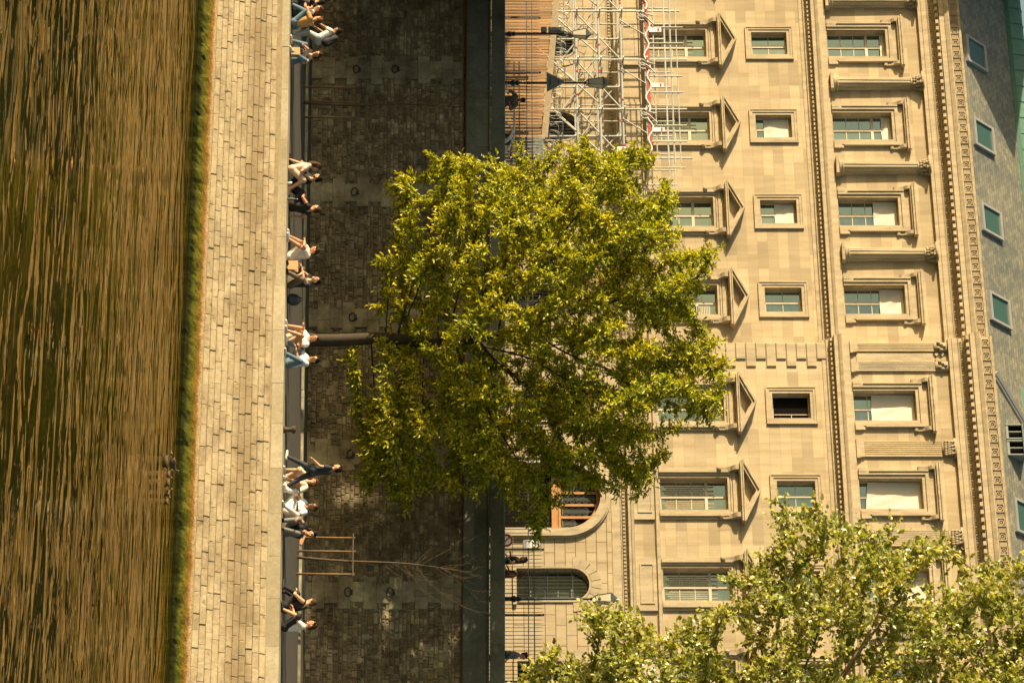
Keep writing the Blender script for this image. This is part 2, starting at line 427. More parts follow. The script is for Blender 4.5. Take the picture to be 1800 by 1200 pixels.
def mk_water():
    t = NT('river water')
    m = t.noise(0.10, 3, 0.6)
    t.col(t.ramp(m, [(0.35, (0.012, 0.014, 0.004)), (0.7, (0.032, 0.036, 0.006))]))
    w1 = t.noise(1.0, 1, 0.45, vec=t.pos(scale=(0.24, 0.62, 1), rot=(0, 0, radians(9))), dist=1.7)
    w2 = t.noise(1.0, 1.5, 0.5, vec=t.pos(scale=(0.62, 1.55, 1), rot=(0, 0, radians(-6))), dist=1.2)
    w3 = t.noise(1.0, 2, 0.5, vec=t.pos(scale=(4.0, 7.0, 1)))
    h = t.math('ADD', t.math('MULTIPLY', w1, 1.0), t.math('ADD', t.math('MULTIPLY', w2, 0.40), t.math('MULTIPLY', w3, 0.010)))
    sx = t.node('ShaderNodeSeparateXYZ'); t.l.new(t.geo.outputs['Position'], sx.inputs[0])
    wind = t.ramp(t.math('MULTIPLY', t.math('SUBTRACT', sx.outputs[1], 36.0), 1.0 / 36.0), [(0.0, 0.45), (0.45, 0.75), (0.9, 1.0)])   # waves thrown back by the wall
    t.bump(t.math('MULTIPLY', t.math('MULTIPLY', h, wind), t.ramp(t.noise(0.06, 2, 0.5, vec=t.pos(scale=(.7, 1.6, 1))), [(0.35, 0.55), (0.65, 1.3)])), 1.0, 0.125)
    t.set(Roughness=0.6)
    t.b.inputs['Specular IOR Level'].default_value = 0.0
    nrm = t.b.inputs['Normal'].links[0].from_socket
    gl = t.node('ShaderNodeBsdfGlossy'); gl.inputs['Roughness'].default_value = 0.03; gl.inputs['Color'].default_value = (0.97, 0.78, 0.47, 1)
    fr = t.node('ShaderNodeFresnel'); fr.inputs['IOR'].default_value = 1.33
    t.l.new(nrm, gl.inputs['Normal']); t.l.new(nrm, fr.inputs['Normal'])
    ms = t.node('ShaderNodeMixShader'); t.l.new(t.math('MULTIPLY', fr.outputs[0], 0.80), ms.inputs[0])
    t.l.new(t.b.outputs[0], ms.inputs[1]); t.l.new(gl.outputs[0], ms.inputs[2]); t.l.new(ms.outputs[0], t.out.inputs['Surface'])
    return t.m
M['water'] = mk_water()

# ------------------------------------------------------------------ setting
def zq(x): return -4.70 + (x + 35) * 0.0097           # lower quay
def zs(x): return 0.97 - (x + 41.5) * 0.0086          # street behind the parapet
ZW = -7.44
YE, YWALL, YL, YR = 73.0, 87.0, 105.0, 104.4
XB = -49.72                                            # where the right-hand pavilion steps forward

mb = MB(); mb.add([(-400, -150, ZW), (400, -150, ZW), (400, 74, ZW), (-400, 74, ZW)], [(0, 1, 2, 3)])
tag(mb.build('water', M['water']), 'dark green rippled river water below the stone quay', 'water', kind='structure')
mb = MB(); mb.add([(-110, 73.5, zq(-110) - .012), (40, 73.5, zq(40) - .012), (40, 87.3, zq(40) - .012), (-110, 87.3, zq(-110) - .012)], [(0, 1, 2, 3)])
tag(mb.build('quay_pavement', M['pave']), 'worn stone setts of the lower quay', 'pavement', kind='structure')
mb = MB(); mb.add([(-110, 87.5, zs(-110)), (40, 87.5, zs(40)), (40, 90.5, zs(40)), (-110, 90.5, zs(-110))], [(0, 1, 2, 3)])
mb.add([(-110, 90.5, zs(-110)), (40, 90.5, zs(40)), (40, 90.5, zs(40) - .13), (-110, 90.5, zs(-110) - .13)], [(0, 1, 2, 3)])
tag(mb.build('pavement', M['flag']), 'pavement along the parapet of the upper quay', 'pavement', kind='structure')
mb = MB(); mb.add([(-110, 90.5, zs(-110) - .13), (40, 90.5, zs(40) - .13), (40, 97.0, zs(40) - .13), (-110, 97.0, zs(-110) - .13)], [(0, 1, 2, 3)])
tag(mb.build('road', M['asphalt']), 'asphalt road between parapet and railings', 'road', kind='structure')
mb = MB(); mb.add([(-110, 97.0, zs(-110)), (40, 97.0, zs(40)), (40, 106, zs(40)), (-110, 106, zs(-110))], [(0, 1, 2, 3)])
mb.add([(-110, 97.0, zs(-110) - .13), (40, 97.0, zs(40) - .13), (40, 97.0, zs(40)), (-110, 97.0, zs(-110))], [(0, 1, 2, 3)])
tag(mb.build('forecourt', M['flag']), 'paved forecourt in front of the palace', 'pavement', kind='structure')
mb = MB(); mb.add([(-3000, 88, -0.6), (3000, 88, -0.6), (3000, 4000, -0.6), (-3000, 4000, -0.6)], [(0, 1, 2, 3)])
tag(mb.build('ground', M['flag']), 'city ground stretching away behind the quay', 'ground', kind='structure')

# ---- embankment wall down to the river
XA, XZ = -72.0, -6.0
emb = empty('embankment_wall', (-36, 73, ZW), 'sunlit stone embankment wall rising from the river, mossy at the waterline', 'embankment')
def yb(z): return 72.45 + 0.55 * (z + 6.93) / 2.23      # battered face
rnd = random.Random(3)
mb = MB(); mk = MB()
Z0, NR = -6.93, 11
for r in range(NR):
    x = XA - rnd.random() * .5
    while x < XZ:
        w = rnd.uniform(.42, .68)
        if r % 2 and rnd.random() < .1: w *= .6
        zt0 = Z0 + (zq(x) - .36 - Z0) * r / NR; zt1 = Z0 + (zq(x) - .36 - Z0) * (r + 1) / NR
        o = rnd.uniform(-.018, .018)
        y0 = yb((zt0 + zt1) / 2) + o
        g = .0045
        # chipped front corners: two of four are sometimes knocked back
        c = [.006 + (rnd.random() < .35) * rnd.uniform(.0, .045) for _ in range(4)]
        x0, x1, z0, z1 = x + g, x + w - g, zt0 + g, zt1 - g
        e = .008
        y0b, y0t = yb(zt0) + o, yb(zt1) + o
        mb.add([(x0, y0b + .25, z0), (x1, y0b + .25, z0), (x1, y0t + .25, z1), (x0, y0t + .25, z1),
                (x0, y0b + e, z0), (x1, y0b + e, z0), (x1, y0t + e, z1), (x0, y0t + e, z1),
                (x0 + c[0], y0b, z0 + c[0]), (x1 - c[1], y0b, z0 + c[1]), (x1 - c[2], y0t, z1 - c[2]), (x0 + c[3], y0t, z1 - c[3])],
               [(8, 9, 10, 11), (4, 5, 9, 8), (5, 6, 10, 9), (6, 7, 11, 10), (7, 4, 8, 11), (0, 1, 5, 4), (1, 2, 6, 5), (2, 3, 7, 6), (3, 0, 4, 7)])
        x += w
mb.build('masonry', M['emb'], emb)
mk.add([(XA - 1, yb(-7) + .04, -7), (XZ + 1, yb(-7) + .04, -7), (XZ + 1, yb(zq(XZ) - .2) + .04, zq(XZ) - .2), (XA - 1, yb(zq(XA) - .2) + .04, zq(XA) - .2)], [(0, 1, 2, 3)])
mk.build('mortar', M['mortar'], emb)
mb = MB(); x = XA - 1
while x < XZ:
    w = rnd.uniform(1.15, 1.75); o = rnd.uniform(-.008, .01)
    za, zb = zq(x), zq(x + w)
    g = .005; y0 = 72.965 + o; b0 = .02
    vs = [(x + g, y0 + .95, za), (x + w - g, y0 + .95, zb), (x + w - g, y0 + .95, zb - .36), (x + g, y0 + .95, za - .36),
          (x + g, y0 + b0, za), (x + w - g, y0 + b0, zb), (x + w - g, y0, zb - b0), (x + g, y0, za - b0),
          (x + w - g, y0, zb - .355), (x + g, y0, za - .355)]
    mb.add(vs, [(0, 1, 5, 4), (4, 5, 6, 7), (7, 6, 8, 9), (9, 8, 2, 3), (0, 4, 7, 9, 3), (1, 2, 8, 6, 5)])
    x += w
mb.build('coping', M['cope'], emb)
# foot ledge and its growth of algae: a fine displaced sheet
nx, nz = 560, 16
prof = [(71.85, -7.95), (72.0, -7.66), (72.08, -7.54), (72.14, -7.44), (72.19, -7.35), (72.24, -7.26), (72.28, -7.19), (72.315, -7.13), (72.345, -7.08), (72.37, -7.03), (72.39, -6.98), (72.41, -6.945), (72.43, -6.928), (72.50, -6.925), (72.62, -6.925), (72.8, -6.925)]
mb = MB()
for i in range(nx):
    x = XA + (XZ - XA) * i / (nx - 1)
    for j, (y, z) in enumerate(prof):
        k = max(0.0, 1 - abs(j - 4.5) / 6.5)
        d = (noise.fractal(Vector((x * 2.2, y * 4, z * 4)), 0.9, 2.1, 4) * .10 + noise.noise(Vector((x * 11, z * 11, 3))) * .035) * k
        mb.v.append((x, y - d, z + d * .4))
for i in range(nx - 1):
    for j in range(len(prof) - 1):
        a = i * nz + j; mb.f.append((a, a + nz, a + nz + 1, a + 1))
mb.build('mossy_foot', M['algae'], emb)

# ---- tall retaining wall with parapet
XA2, XZ2 = -76.0, -6.0
rw = empty('retaining_wall', (-41, 87, -4.75), 'tall shaded rubble retaining wall with dressed stone bands and parapet', 'wall')
chains = [P(u, 700, 87).x for u in (125, 340, 560, 800, 1042)]
chains = [chains[0] - 5.05 * 2, chains[0] - 5.05] + chains + [chains[-1] + 5.0, chains[-1] + 10.0]
mb = MB(); z = -4.95
rnd = random.Random(11)
while z < 0.46:
    h = min(rnd.uniform(.08, .19), .47 - z) if z < .3 else .47 - z
    x = XA2
    while x < XZ2:
        w = rnd.uniform(.09, .34) * (1.0 if h < .14 else .85)
        o = rnd.uniform(-.03, .02); g = rnd.uniform(.003, .012)
        mb.chbox(x + g, x + w - g, 87 - .02 + o, 87.2, z + g + rnd.uniform(-.012, .016), z + h - g + rnd.uniform(-.012, .012), rnd.uniform(.012, .034))
        x += w
    z += h
for i in range(900):                                         # odd larger stones break the courses
    x, z, w, h = rnd.uniform(XA2, XZ2), rnd.uniform(-4.9, .25), rnd.uniform(.14, .42), rnd.uniform(.12, .30)
    if z + h > .45: continue
    o = rnd.uniform(.012, .03)
    mb.chbox(x, x + w, 87 - .02 - o, 87.2, z, z + h, rnd.uniform(.02, .045))
mb.build('rubble_masonry', M['rubble'], rw)
mb = MB(); mb.box(XA2, XZ2, 87.015, 87.9, -5.3, 0.5); mb.build('mortar', M['mortar_dark'], rw)
rnd = random.Random(5)
for cx in chains:
    mb = MB(); z = -4.9; k = rnd.randrange(2)
    while z < .4:
        h = .42
        hw = (.56 if k % 2 else .345) + rnd.uniform(-.02, .02); sh = rnd.uniform(-.03, .03)
        z1 = min(z + h, .468)
        if z1 - z > .1:
            if k % 2 and rnd.random() < .45: 
                q = cx + rnd.uniform(-.2, .2)
                mb.chbox(cx - hw + sh, q - .004, 87 - .066, 87.1, z + .004, z1 - .004, .006); mb.chbox(q + .004, cx + hw + sh, 87 - .063, 87.1, z + .004, z1 - .004, .006)
            else: mb.chbox(cx - hw + sh, cx + hw + sh, 87 - .065 + rnd.uniform(-.006, .006), 87.1, z + .004, z1 - .004, .006)
        z += h; k += 1
    b = mb.build('stone_band', M['chain'], rw)
    for zr in (-3.3, -1.93):                               # mooring rings
        m2 = MB(); ry = 86.90
        tilt = rnd.uniform(-.5, .5)
        pts = [(cx + .15 * cos(a) , ry - .02 - .05 * (1 + sin(a)) * .3, zr + .10 * sin(a) - .02 * cos(a) * tilt) for a in [2 * pi * i / 18 for i in range(19)]]
        m2.tube(pts, .022, 6, False); m2.box(cx - .07, cx + .07, ry - .06, ry + .05, zr + .07, zr + .16)
        m2.tube([(cx, ry + .06, zr + .11), (cx, ry - .09, zr + .115)], .035, 6)
        m2.build('mooring_ring', M['iron'], rw)
# string course, plinth of the parapet, parapet cap
def run_x(mb, prof, x0, x1, zf, seg, rnd_, gap=.004, joint=True):
    x = x0
    while x < x1:
        w = min(rnd_.uniform(*seg), x1 - x + .01); o = rnd_.uniform(-.005, .005)
        n = len(prof)
        vs = [(x + gap, 87 + p[0] + o, p[1] + zf(x)) for p in prof] + [(x + w - gap, 87 + p[0] + o, p[1] + zf(x + w)) for p in prof]
        mb.add(vs, [tuple(range(n)), tuple(range(2 * n - 1, n - 1, -1))] + [(i, i + n, (i + 1) % n + n, (i + 1) % n) for i in range(n)])
        x += w
zf = lambda x: zs(x) - .97
mb = MB(); run_x(mb, [(-.03, .47), (.2, .47), (.2, .86), (-.075, .86), (-.075, .52), (-.03, .50)], XA2, XZ2, zf, (1.0, 1.7), rnd); mb.build('string_course', M['parapet'], rw)
mb = MB(); run_x(mb, [(-.02, .86), (.35, .86), (.35, 1.38), (-.11, 1.38), (-.11, 1.33), (-.02, 1.28)], XA2, XZ2, zf, (1.2, 2.2), rnd); mb.build('parapet_wall', M['parapet'], rw)
mb = MB(); run_x(mb, [(-.13, 1.40), (.45, 1.40), (.45, 1.85), (.40, 1.885), (-.09, 1.885), (-.13, 1.85)], XA2, XZ2, zf, (1.6, 2.6), rnd); mb.build('parapet_cap', M['parapet'], rw)
mb = MB(); mb.tube([(XA2, 86.90, .50 + zf(XA2)), (XZ2, 86.90, .50 + zf(XZ2))], .03, 6); mb.build('drain_pipe', M['rust'], rw)
# kerb of the planted strip in front of the wall
kb = MB(); x = -76
while x < -6:
    w = rnd.uniform(1.1, 1.6); z = zq(x + w / 2)
    kb.chbox(x + .004, x + w - .004, 82.9 , 83.25, z - .1, z + .07, .015); x += w
tag(kb.build('kerb', M['chain']), 'low stone kerb along the foot of the shaded retaining wall', 'kerb')

# ------------------------------------------------------------------ the palace
pal = empty('palace', (XB, 105, 1.0), 'long sunlit limestone palace with pedimented windows and slate roof', 'palace')
ZG = 0.6
XPW = [-64.28 + 4.1 * k for k in range(-3, 4)]            # window axes, left range
XPE = [-46.93, -43.11, -39.29, -35.47, -31.65, -27.83]     # right pavilion
XL0, XR1 = -80.0, -24.0

def wall_grid(mb, x0, x1, z0, z1, Y, holes, depth):
    xs = sorted({x0, x1} | {h[0] for h in holes} | {h[1] for h in holes})
    zz = sorted({z0, z1} | {h[2] for h in holes} | {h[3] for h in holes})
    for i in range(len(xs) - 1):
        for j in range(len(zz) - 1):
            cx, cz = (xs[i] + xs[i + 1]) / 2, (zz[j] + zz[j + 1]) / 2
            if any(h[0] < cx < h[1] and h[2] < cz < h[3] for h in holes): continue
            mb.add([(xs[i], Y, zz[j]), (xs[i + 1], Y, zz[j]), (xs[i + 1], Y, zz[j + 1]), (xs[i], Y, zz[j + 1])], [(0, 1, 2, 3)])
    for h in holes:
        a, b, c, d = h[:4]; Yb = Y + depth
        arch = len(h) > 4 and h[4]
        r = (b - a) / 2; zsp = d - r if arch else d
        mb.add([(a, Y, c), (a, Yb, c), (a, Yb, zsp), (a, Y, zsp)], [(0, 1, 2, 3)])
        mb.add([(b, Y, c), (b, Y, zsp), (b, Yb, zsp), (b, Yb, c)], [(0, 1, 2, 3)])
        mb.add([(a, Y, c), (b, Y, c), (b, Yb, c), (a, Yb, c)], [(0, 1, 2, 3)])
        if not arch:
            mb.add([(a, Y, d), (a, Yb, d), (b, Yb, d), (b, Y, d)], [(0, 1, 2, 3)])
        else:
            n = 20; cx = (a + b) / 2
            pts = [(cx - r * cos(pi * k / n), zsp + r * sin(pi * k / n)) for k in range(n + 1)]
            for k in range(n):
                p, q = pts[k], pts[k + 1]
                mb.add([(p[0], Y, p[1]), (q[0], Y, q[1]), (q[0], Yb, q[1]), (p[0], Yb, p[1])], [(0, 1, 2, 3)])
                mb.add([(p[0], Y, p[1]), (p[0], Y, d), (q[0], Y, d), (q[0], Y, q[1])], [(0, 1, 2, 3)])

ZA0, ZA1 = 2.62, 5.47                                      # arched windows
ZM0, ZM1 = 8.36, 11.04                                     # pedimented windows
ZS0, ZS1 = 13.0, 14.52                                     # square windows
ZU0, ZU1 = 16.27, 18.78                                    # upper windows
XD = -43.02; DR = 1.38                                     # the great doorway
def storey(Yw, x0, x1, axes, door):
    g = MB(); holes = []
    for ax in axes:
        if door and abs(ax - XD) < 1: holes.append((XD - DR, XD + DR, ZG, 5.98, True))
        else: holes.append((ax - .66, ax + .66, ZA0, ZA1, True))
    wall_grid(g, x0, x1, ZG, 6.72, Yw, holes, .55)
    g.build('ground_floor_wall', M['rustic'], pal)
    g = MB(); holes = []
    for ax in axes: holes += [(ax - .68, ax + .68, ZM0, ZM1), (ax - .55, ax + .55, ZS0, ZS1)]
    wall_grid(g, x0, x1, 7.2, 15.3, Yw, holes, .50)
    g.build('middle_wall', M['ashlar'], pal)
    g = MB(); holes = [(ax - .66, ax + .66, ZU0, ZU1) for ax in axes]
    wall_grid(g, x0, x1, 15.7, 20.3, Yw, holes, .50)
    g.build('upper_wall', M['ashlar'], pal)
storey(YL, XL0, XB, XPW, False)
storey(YR, XB, XR1, XPE, True)
mb = MB(); mb.box(XB, XB + .5, YR + .003, YL + .6, ZG, 20.3); mb.box(XL0, XL0 + .4, YL + .003, YL + 14, ZG, 21); mb.box(XR1 - .4, XR1, YR + .003, YL + 14, ZG, 21)
mb.box(XL0, XR1, YL + 13.6, YL + 14, ZG, 21)
mb.build('side_wall', M['ashlar'], pal)
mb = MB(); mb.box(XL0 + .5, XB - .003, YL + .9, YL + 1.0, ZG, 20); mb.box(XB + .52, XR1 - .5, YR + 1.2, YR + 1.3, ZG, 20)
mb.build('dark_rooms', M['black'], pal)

def entab(name, Yw, x0, x1, prof, m, dent=(), z_off=0):
    """mouldings run along x; prof in (projection, z); dent = list of (pitch, width, projection 0, projection 1, z0, z1)"""
    mb = MB(); mb.prism_x([(Yw - p, z) for p, z in prof], x0, x1)
    o = mb.build(name, m, pal)
    for pitch, wd, p0, p1, z0, z1 in dent:
        pts = [(x1 - .02, z1), (x0 + .02, z1)]; x = x0 + pitch * .5; zc_ = z1 - .012
        pts.append((x0 + .02, zc_))
        while x < x1 - wd * .5 - .03:
            if x - wd / 2 > x0 + .03: pts += [(x - wd / 2, zc_), (x - wd / 2, z0), (x + wd / 2, z0), (x + wd / 2, zc_)]
            x += pitch
        pts.append((x1 - .02, zc_))
        d = MB(); d.prism_y(pts, Yw - p1, Yw - p0); d.build('dentil_course', M['trim'], o)
    return o

for Yw, x0, x1, e in ((YL, XL0, XB - .002, 0), (YR, XB - .12, XR1, 1)):
    # over the ground floor
    entab('lower_cornice', Yw, x0, x1, [(-.1, 6.40), (.03, 6.40), (.03, 6.76), (.07, 6.76), (.07, 6.80), (.10, 6.82), (.10, 6.94), (.16, 6.96), (.20, 7.02), (.36, 7.04), (.36, 7.13), (.40, 7.16), (.42, 7.24), (.0, 7.30), (-.1, 7.30)],
          M['trim'], ((.155, .085, .10, .15, 6.83, 6.935),))
    entab('sill_band', Yw, x0, x1, [(-.1, 8.10), (.04, 8.10), (.10, 8.13), (.15, 8.15), (.15, 8.25), (.04, 8.30), (-.1, 8.30)], M['trim'])
    # middle cornice
    entab('middle_cornice', Yw, x0, x1, [(-.1, 15.10), (.03, 15.10), (.03, 15.24), (.10, 15.28), (.10, 15.40), (.22, 15.42), (.22, 15.52), (.34, 15.54), (.55, 15.56), (.55, 15.70), (.60, 15.74), (.66, 15.84), (.66, 15.88), (.22, 15.93), (.22, 16.20), (.0, 16.24), (-.1, 16.24)],
          M['trim'], ((.215, .12, .22, .34, 15.42, 15.515),))
    # main cornice with rosette frieze
    en = entab('main_cornice', Yw, x0, x1, [(-.1, 20.22), (.20, 20.22), (.20, 20.36), (.23, 20.38), (.23, 20.58), (.28, 20.64), (.20, 20.68), (.20, 20.80), (.26, 20.80), (.30, 20.84), (.38, 21.02), (.72, 21.03), (.72, 21.23), (.76, 21.26), (.84, 21.40), (.84, 21.44), (.40, 21.50), (.40, 21.54), (.35, 21.54), (.35, 21.86), (.42, 21.88), (.45, 21.98), (.0, 22.05), (-.1, 22.05)],
               M['trim'], ((.115, .06, .20, .255, 20.70, 20.785), (.33, .17, .34, .66, 20.87, 21.0)))
    rz = MB(); x = x0 + .3
    while x < x1 - .2:
        rz.ring(x - .15, x + .15, 21.575, 21.825, .03, Yw - .42, Yw - .352)
        rz.tube([(x + .095 * cos(a), Yw - .39, 21.70 + .095 * sin(a)) for a in [2 * pi * i / 14 for i in range(15)]], .022, 5, False)
        rz.ball((x, Yw - .36, 21.70), .042, .04, .042, None, 8, 5)
        for k in range(4): rz.box(x + .205 + k * .05, x + .235 + k * .05, Yw - .385, Yw - .352, 21.56, 21.84)
        x += .60
    rz.build('rosette_frieze', M['trim'], en)

def bracket(mb, x, Yw, z0, z1, p, w=.17):
    """scrolled console: the side outline in (projection, z)"""
    h = z1 - z0
    pr = [(0, 0), (.30, .02), (.42, .10), (.40, .20), (.26, .26), (.28, .45), (.45, .62), (.80, .74), (1.0, .84), (1.0, 1.0), (0, 1.0)]
    mb.prism_x([(Yw - a * p, z0 + b * h) for a, b in pr], x - w / 2, x + w / 2)

def frame_wood(ax, hw, z0, z1, Y, cols, rows, transom=None, m='wood_white', bar=.03):
    f = MB(); b = .06
    f.box(ax - hw, ax - hw + b, Y, Y + .07, z0, z1); f.box(ax + hw - b, ax + hw, Y, Y + .07, z0, z1)
    f.box(ax - hw + b, ax + hw - b, Y, Y + .07, z0, z0 + b); f.box(ax - hw + b, ax + hw - b, Y, Y + .07, z1 - b, z1)
    f.box(ax - .05, ax + .05, Y - .015, Y + .06, z0 + b, z1 - b)
    zt = transom or z1 - b
    if transom:
        for s in (-1, 1):
            xa, xb = (ax - hw + b, ax - .05) if s < 0 else (ax + .05, ax + hw - b)
            f.box(xa, xb, Y - .02, Y + .065, transom - .07, transom + .05)
    for s in (-1, 1):
        xa, xb = (ax - hw + b, ax - .05) if s < 0 else (ax + .05, ax + hw - b)
        for k in range(1, rows):
            zz = z0 + b + (zt - z0 - b) * k / rows
            f.box(xa, xb, Y + .012, Y + .05, zz - bar / 2, zz + bar / 2)
        for k in range(1, cols):
            xx = xa + (xb - xa) * k / cols
            f.box(xx - bar / 2, xx + bar / 2, Y + .014, Y + .048, z0 + b, zt - .07 if transom else zt)
    w = f.build('window', M[m], pal)
    g = MB()
    for s in (-1, 1):
        xa, xb = (ax - hw + b, ax - .05) if s < 0 else (ax + .05, ax + hw - b)
        y = Y + .035
        # each leaf hangs a little out of true, so every pane mirrors another patch of sky
        j1, j2 = random.uniform(-.012, .012), random.uniform(-.012, .012)
        g.add([(xa, y + j1, z0 + b), (xb, y - j1, z0 + b), (xb, y - j1 + j2, z1 - b), (xa, y + j1 + j2, z1 - b)], [(0, 1, 2, 3)])
    g.build('pane', M['glass'], w)
    return w

def sheet(parent, x0, x1, z0, z1, Y, seed, sag=.0, m='sheet'):
    """a hanging cloth with soft creases"""
    n, k = 14, 10; mb = MB()
    for i in range(n + 1):
        for j in range(k + 1):
            u, v = i / n, j / k
            y = Y - .03 - .075 * noise.noise(Vector((u * 2.2 + seed, v * 3.0 + u * 2.5, seed * 1.7))) * (1 - v * .7)
            mb.v.append((x0 + (x1 - x0) * u, y, z0 + (z1 - z0) * v - sag * u * (1 - v)))
    for i in range(n):
        for j in range(k):
            a = i * (k + 1) + j; mb.f.append((a, a + k + 1, a + k + 2, a + 1))
    return mb.build('blind', M[m], parent, True)

def surround_ped(ax, Yw, var):
    m = MB()
    for w0, pr in ((.0, .035), (.11, .085), (.20, .14)):
        w1 = .105
        m.box(ax - .68 - w0 - w1, ax - .68 - w0, Yw - pr, Yw + .02, ZM0 - .04, ZM1 + w0)
        m.box(ax + .68 + w0, ax + .68 + w0 + w1, Yw - pr, Yw + .02, ZM0 - .04, ZM1 + w0)
        m.box(ax - .68 - w0 - w1, ax + .68 + w0 + w1, Yw - pr - .001, Yw + .02, ZM1 + w0, ZM1 + w0 + w1)
    m.box(ax - .98, ax + .98, Yw - .05, Yw + .02, ZM1 + .305, ZM1 + .45)
    m.box(ax - 1.10, ax - .99, Yw - .06, Yw + .02, ZM0 - .04, ZM1 + .45); m.box(ax + .99, ax + 1.10, Yw - .06, Yw + .02, ZM0 - .04, ZM1 + .45)
    s = m.build('window_surround', M['trim'], pal)
    p = MB()
    zb = 11.49
    for z0, z1, pr, ex in ((zb, zb + .05, .26, .0), (zb + .05, zb + .13, .40, .1), (zb + .13, zb + .17, .45, .14)):
        p.box(ax - 1.18 - ex, ax + 1.18 + ex, Yw - pr, Yw + .02, z0, z1)
    W, H, zb2 = 1.33, .66, zb + .172
    for t0, t1, pr in ((0, .07, .46), (.07, .17, .40), (.17, .21, .26)):
        k = W / H
        # chevron between two similar triangles
        p.prism_y([(ax - W + t0 * k * 1.1, zb2), (ax, zb2 + H - t0 * 1.12), (ax, zb2 + H - t1 * 1.12), (ax - W + t1 * k * 1.1, zb2)], Yw - pr, Yw + .02)
        p.prism_y([(ax, zb2 + H - t0 * 1.12), (ax + W - t0 * k * 1.1, zb2), (ax + W - t1 * k * 1.1, zb2), (ax, zb2 + H - t1 * 1.12)], Yw - pr, Yw + .02)
    p.prism_y([(ax - W + .4, zb2), (ax + W - .4, zb2), (ax, zb2 + H - .2)], Yw - .06, Yw + .02)
    p.build('pediment', M['trim'], s)
    for sx in (-1, 1):
        b = MB(); bracket(b, ax + sx * 1.01, Yw - .02, 10.62, zb, .34, .19)
        b.ball((ax + sx * 1.01, Yw - .14, 10.72), .10, .10, .10, None, 8, 6)
        b.build('bracket', M['trim_worn'], s)
    # the pedestal block under the window with its sunk panel
    d = MB(); w = 1.12
    d.box(ax - w, ax + w, Yw - .10, Yw + .02, 7.29, 8.10)
    d.ring(ax - .78, ax + .78, 7.50, 7.95, .06, Yw - .13, Yw - .102)
    d.build('pedestal', M['trim'], s)

def surround_sq(ax, Yw):
    m = MB()
    m.ring(ax - .55, ax + .55, ZS0, ZS1, .12, Yw - .03, Yw + .02); m.ring(ax - .67, ax + .67, ZS0 - .12, ZS1 + .12, .10, Yw - .06, Yw + .02)
    m.ring(ax - .77, ax + .77, ZS0 - .22, ZS1 + .22, .045, Yw - .085, Yw + .02)
    m.build('window_surround', M['trim'], pal)

def surround_up(ax, Yw):
    m = MB()
    for w0, w1, pr in ((0, .13, .045), (.13, .13, .10)):
        m.box(ax - .66 - w0 - w1, ax - .66 - w0, Yw - pr, Yw + .02, ZU0, ZU1 + w0); m.box(ax + .66 + w0, ax + .66 + w0 + w1, Yw - pr, Yw + .02, ZU0, ZU1 + w0)
        m.box(ax - .66 - w0 - w1, ax + .66 + w0 + w1, Yw - pr - .001, Yw + .02, ZU1 + w0, ZU1 + w0 + w1)
    m.box(ax - .97, ax - .921, Yw - .14, Yw + .02, ZU0 + .42, ZU1 + .26); m.box(ax + .921, ax + .97, Yw - .14, Yw + .02, ZU0 + .42, ZU1 + .26)
    for sx in (-1, 1):
        m.box(ax + sx * 1.0 - .085, ax + sx * 1.0 + .085, Yw - .11, Yw + .02, ZU0, ZU0 + .28)
        m.prism_x([(Yw + .02, ZU0 + .28), (Yw - .11, ZU0 + .28), (Yw - .04, ZU0 + .46), (Yw + .02, ZU0 + .46)], ax + sx * 1.0 - .07, ax + sx * 1.0 + .07)
    s = m.build('window_surround', M['trim'], pal)
    h = MB(); z = 19.28
    h.box(ax - .95, ax + .95, Yw - .05, Yw + .02, ZU1 + .262, z)
    for z0, z1, pr, ex in ((z, z + .06, .20, .0), (z + .06, z + .15, .30, .09), (z + .15, z + .205, .35, .13), (z + .205, z + .23, .28, .08)):
        h.box(ax - 1.12 - ex, ax + 1.12 + ex, Yw - pr, Yw + .02, z0, z1)
    h.build('hood', M['trim'], s)
    for sx in (-1, 1):
        b = MB(); bracket(b, ax + sx * 1.06, Yw - .01, 18.62, z, .24, .16); b.build('bracket', M['trim_worn'], s)

